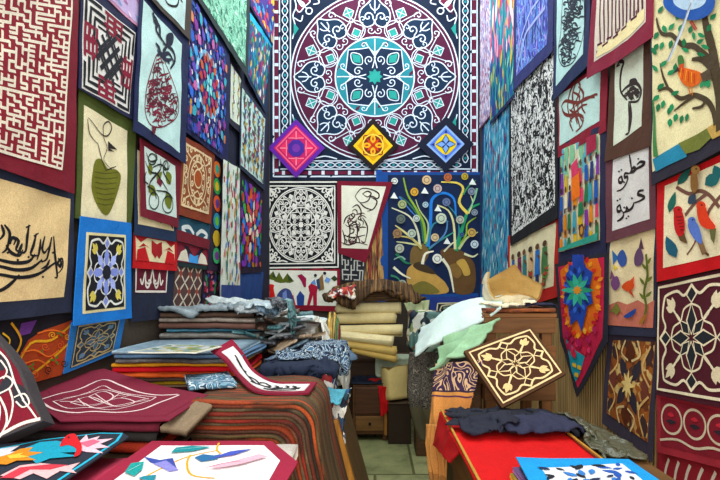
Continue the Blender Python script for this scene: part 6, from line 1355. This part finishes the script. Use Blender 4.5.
# ================= shell, light, camera
def box_(name, lo, hi, m, parent=None, org=(0, 0, 0)):
    x0, y0, z0 = lo; x1, y1, z1 = hi
    v = [(x0,y0,z0),(x1,y0,z0),(x1,y1,z0),(x0,y1,z0),(x0,y0,z1),(x1,y0,z1),(x1,y1,z1),(x0,y1,z1)]
    return mesh(name, v, [(0,3,2,1),(4,5,6,7),(0,1,5,4),(1,2,6,5),(2,3,7,6),(3,0,4,7)], m, None, parent, org)
def Mwall():
    t = NT('plaster'); v = t.coord(); t.l(t.mul(lin('4e443a'), t.noise(v, 3, 6), .7, 1.2), t.b.inputs['Base Color']); t.bump(t.noise(v, 30, 5), .4, .01); return t.m
def Mplank():
    t = NT('plank_wall'); v = t.coord()
    w = t.n('TexWave', Scale=11.0, Distortion=.4, Detail=1); w.bands_direction = 'Y'; t.l(v, w.inputs['Vector'])
    col = t.mul(lin('b0905e'), t.noise(t.coord((30, 30, 2)), 1, 5), .6, 1.35)
    r = t.ramp(w.outputs['Fac'], [(0, (.25, .22, .2)), (.12, (1, 1, 1)), (1, (1, 1, 1))])
    mx = t.n('VectorMath', _operation='MULTIPLY'); t.l(col, mx.inputs[0]); t.l(r, mx.inputs[1]); t.l(mx.outputs[0], t.b.inputs['Base Color']); t.bump(w.outputs['Fac'], .4, .01); return t.m
def Mfloor():
    t = NT('stone_floor'); v = t.coord()
    col = t.ramp(t.noise(v, 5, 6, .6), [(.3, lin('6a6a48')), (.5, lin('8a8c62')), (.7, lin('9a986c'))])
    br = t.n('TexBrick', Scale=1.0); br.inputs['Brick Width'].default_value = .62; br.inputs['Row Height'].default_value = .95; br.inputs['Mortar Size'].default_value = .012
    br.inputs['Color1'].default_value = (1, 1, 1, 1); br.inputs['Color2'].default_value = (.8, .82, .78, 1); br.inputs['Mortar'].default_value = (.35, .33, .28, 1); mv = t.coord((1, 1, 1)); t.l(mv, br.inputs['Vector'])
    mm = t.n('VectorMath', _operation='MULTIPLY'); t.l(col, mm.inputs[0]); t.l(br.outputs['Color'], mm.inputs[1]); col = mm.outputs[0]
    t.l(t.mul(col, t.noise(v, 90, 4), .8, 1.2), t.b.inputs['Base Color']); t.b.inputs['Roughness'].default_value = .6; t.bump(t.noise(v, 40, 5), .4, .01); return t.m
wm = Mwall()
tag(box('wall_left', (-HALF - .15, -.6, 0), (-HALF, DEEP + .15, TALL), wm), kind='structure')
tag(box('wall_right', (HALF, -.6, 0), (HALF + .15, DEEP + .15, TALL), wm), kind='structure')
tag(box('wall_back', (-HALF, DEEP, 0), (HALF, DEEP + .15, TALL), wm), kind='structure')
tag(box('floor', (-HALF - .15, -.6, -.1), (HALF + .15, DEEP + .15, 0), Mfloor()), kind='structure')
tag(box('trim_1', (HALF - .01, -.5, 0), (HALF, DEEP, 1.28), Mplank()), kind='structure')
w = bpy.data.worlds.new('daylight'); SC.world = w; w.use_nodes = True
w.node_tree.nodes['Background'].inputs[0].default_value = (.93, .97, 1, 1); w.node_tree.nodes['Background'].inputs[1].default_value = 1.0
def area(name, loc, rot, sx, sy, e, col):
    l = bpy.data.lights.new(name, 'AREA'); l.shape = 'RECTANGLE'; l.size, l.size_y, l.energy, l.color = sx, sy, e, col
    o = bpy.data.objects.new(name, l); COL.objects.link(o); o.location = loc; o.rotation_euler = rot; return o
area('front_fill_light', (0, -1.2, 2.2), (math.radians(80), 0, 0), 3.0, 3.0, 95, (1, .98, .95))  # added fill lamp behind the camera, lifts the dim lower region
area('overhead_fill_light', (0, 3.0, 5.1), (0, 0, 0), 2.0, 5.0, 125, (.88, .96, 1))  # added soft overhead fill, stands for no known skylight
cam = bpy.data.cameras.new('camera'); co = bpy.data.objects.new('camera', cam); COL.objects.link(co); SC.camera = co
co.location = (0, 0, EYE); co.rotation_euler = (PI/2, 0, 0); cam.sensor_width = 36; cam.lens = 36*F/720
cam.shift_x = -(CX - 360)/720; cam.shift_y = (CY - 240)/720; cam.clip_start = .05
vs = SC.view_settings; vs.view_transform = 'Standard'; vs.look = 'None'; vs.gamma = 1; vs.exposure = .48; vs.use_curve_mapping = False
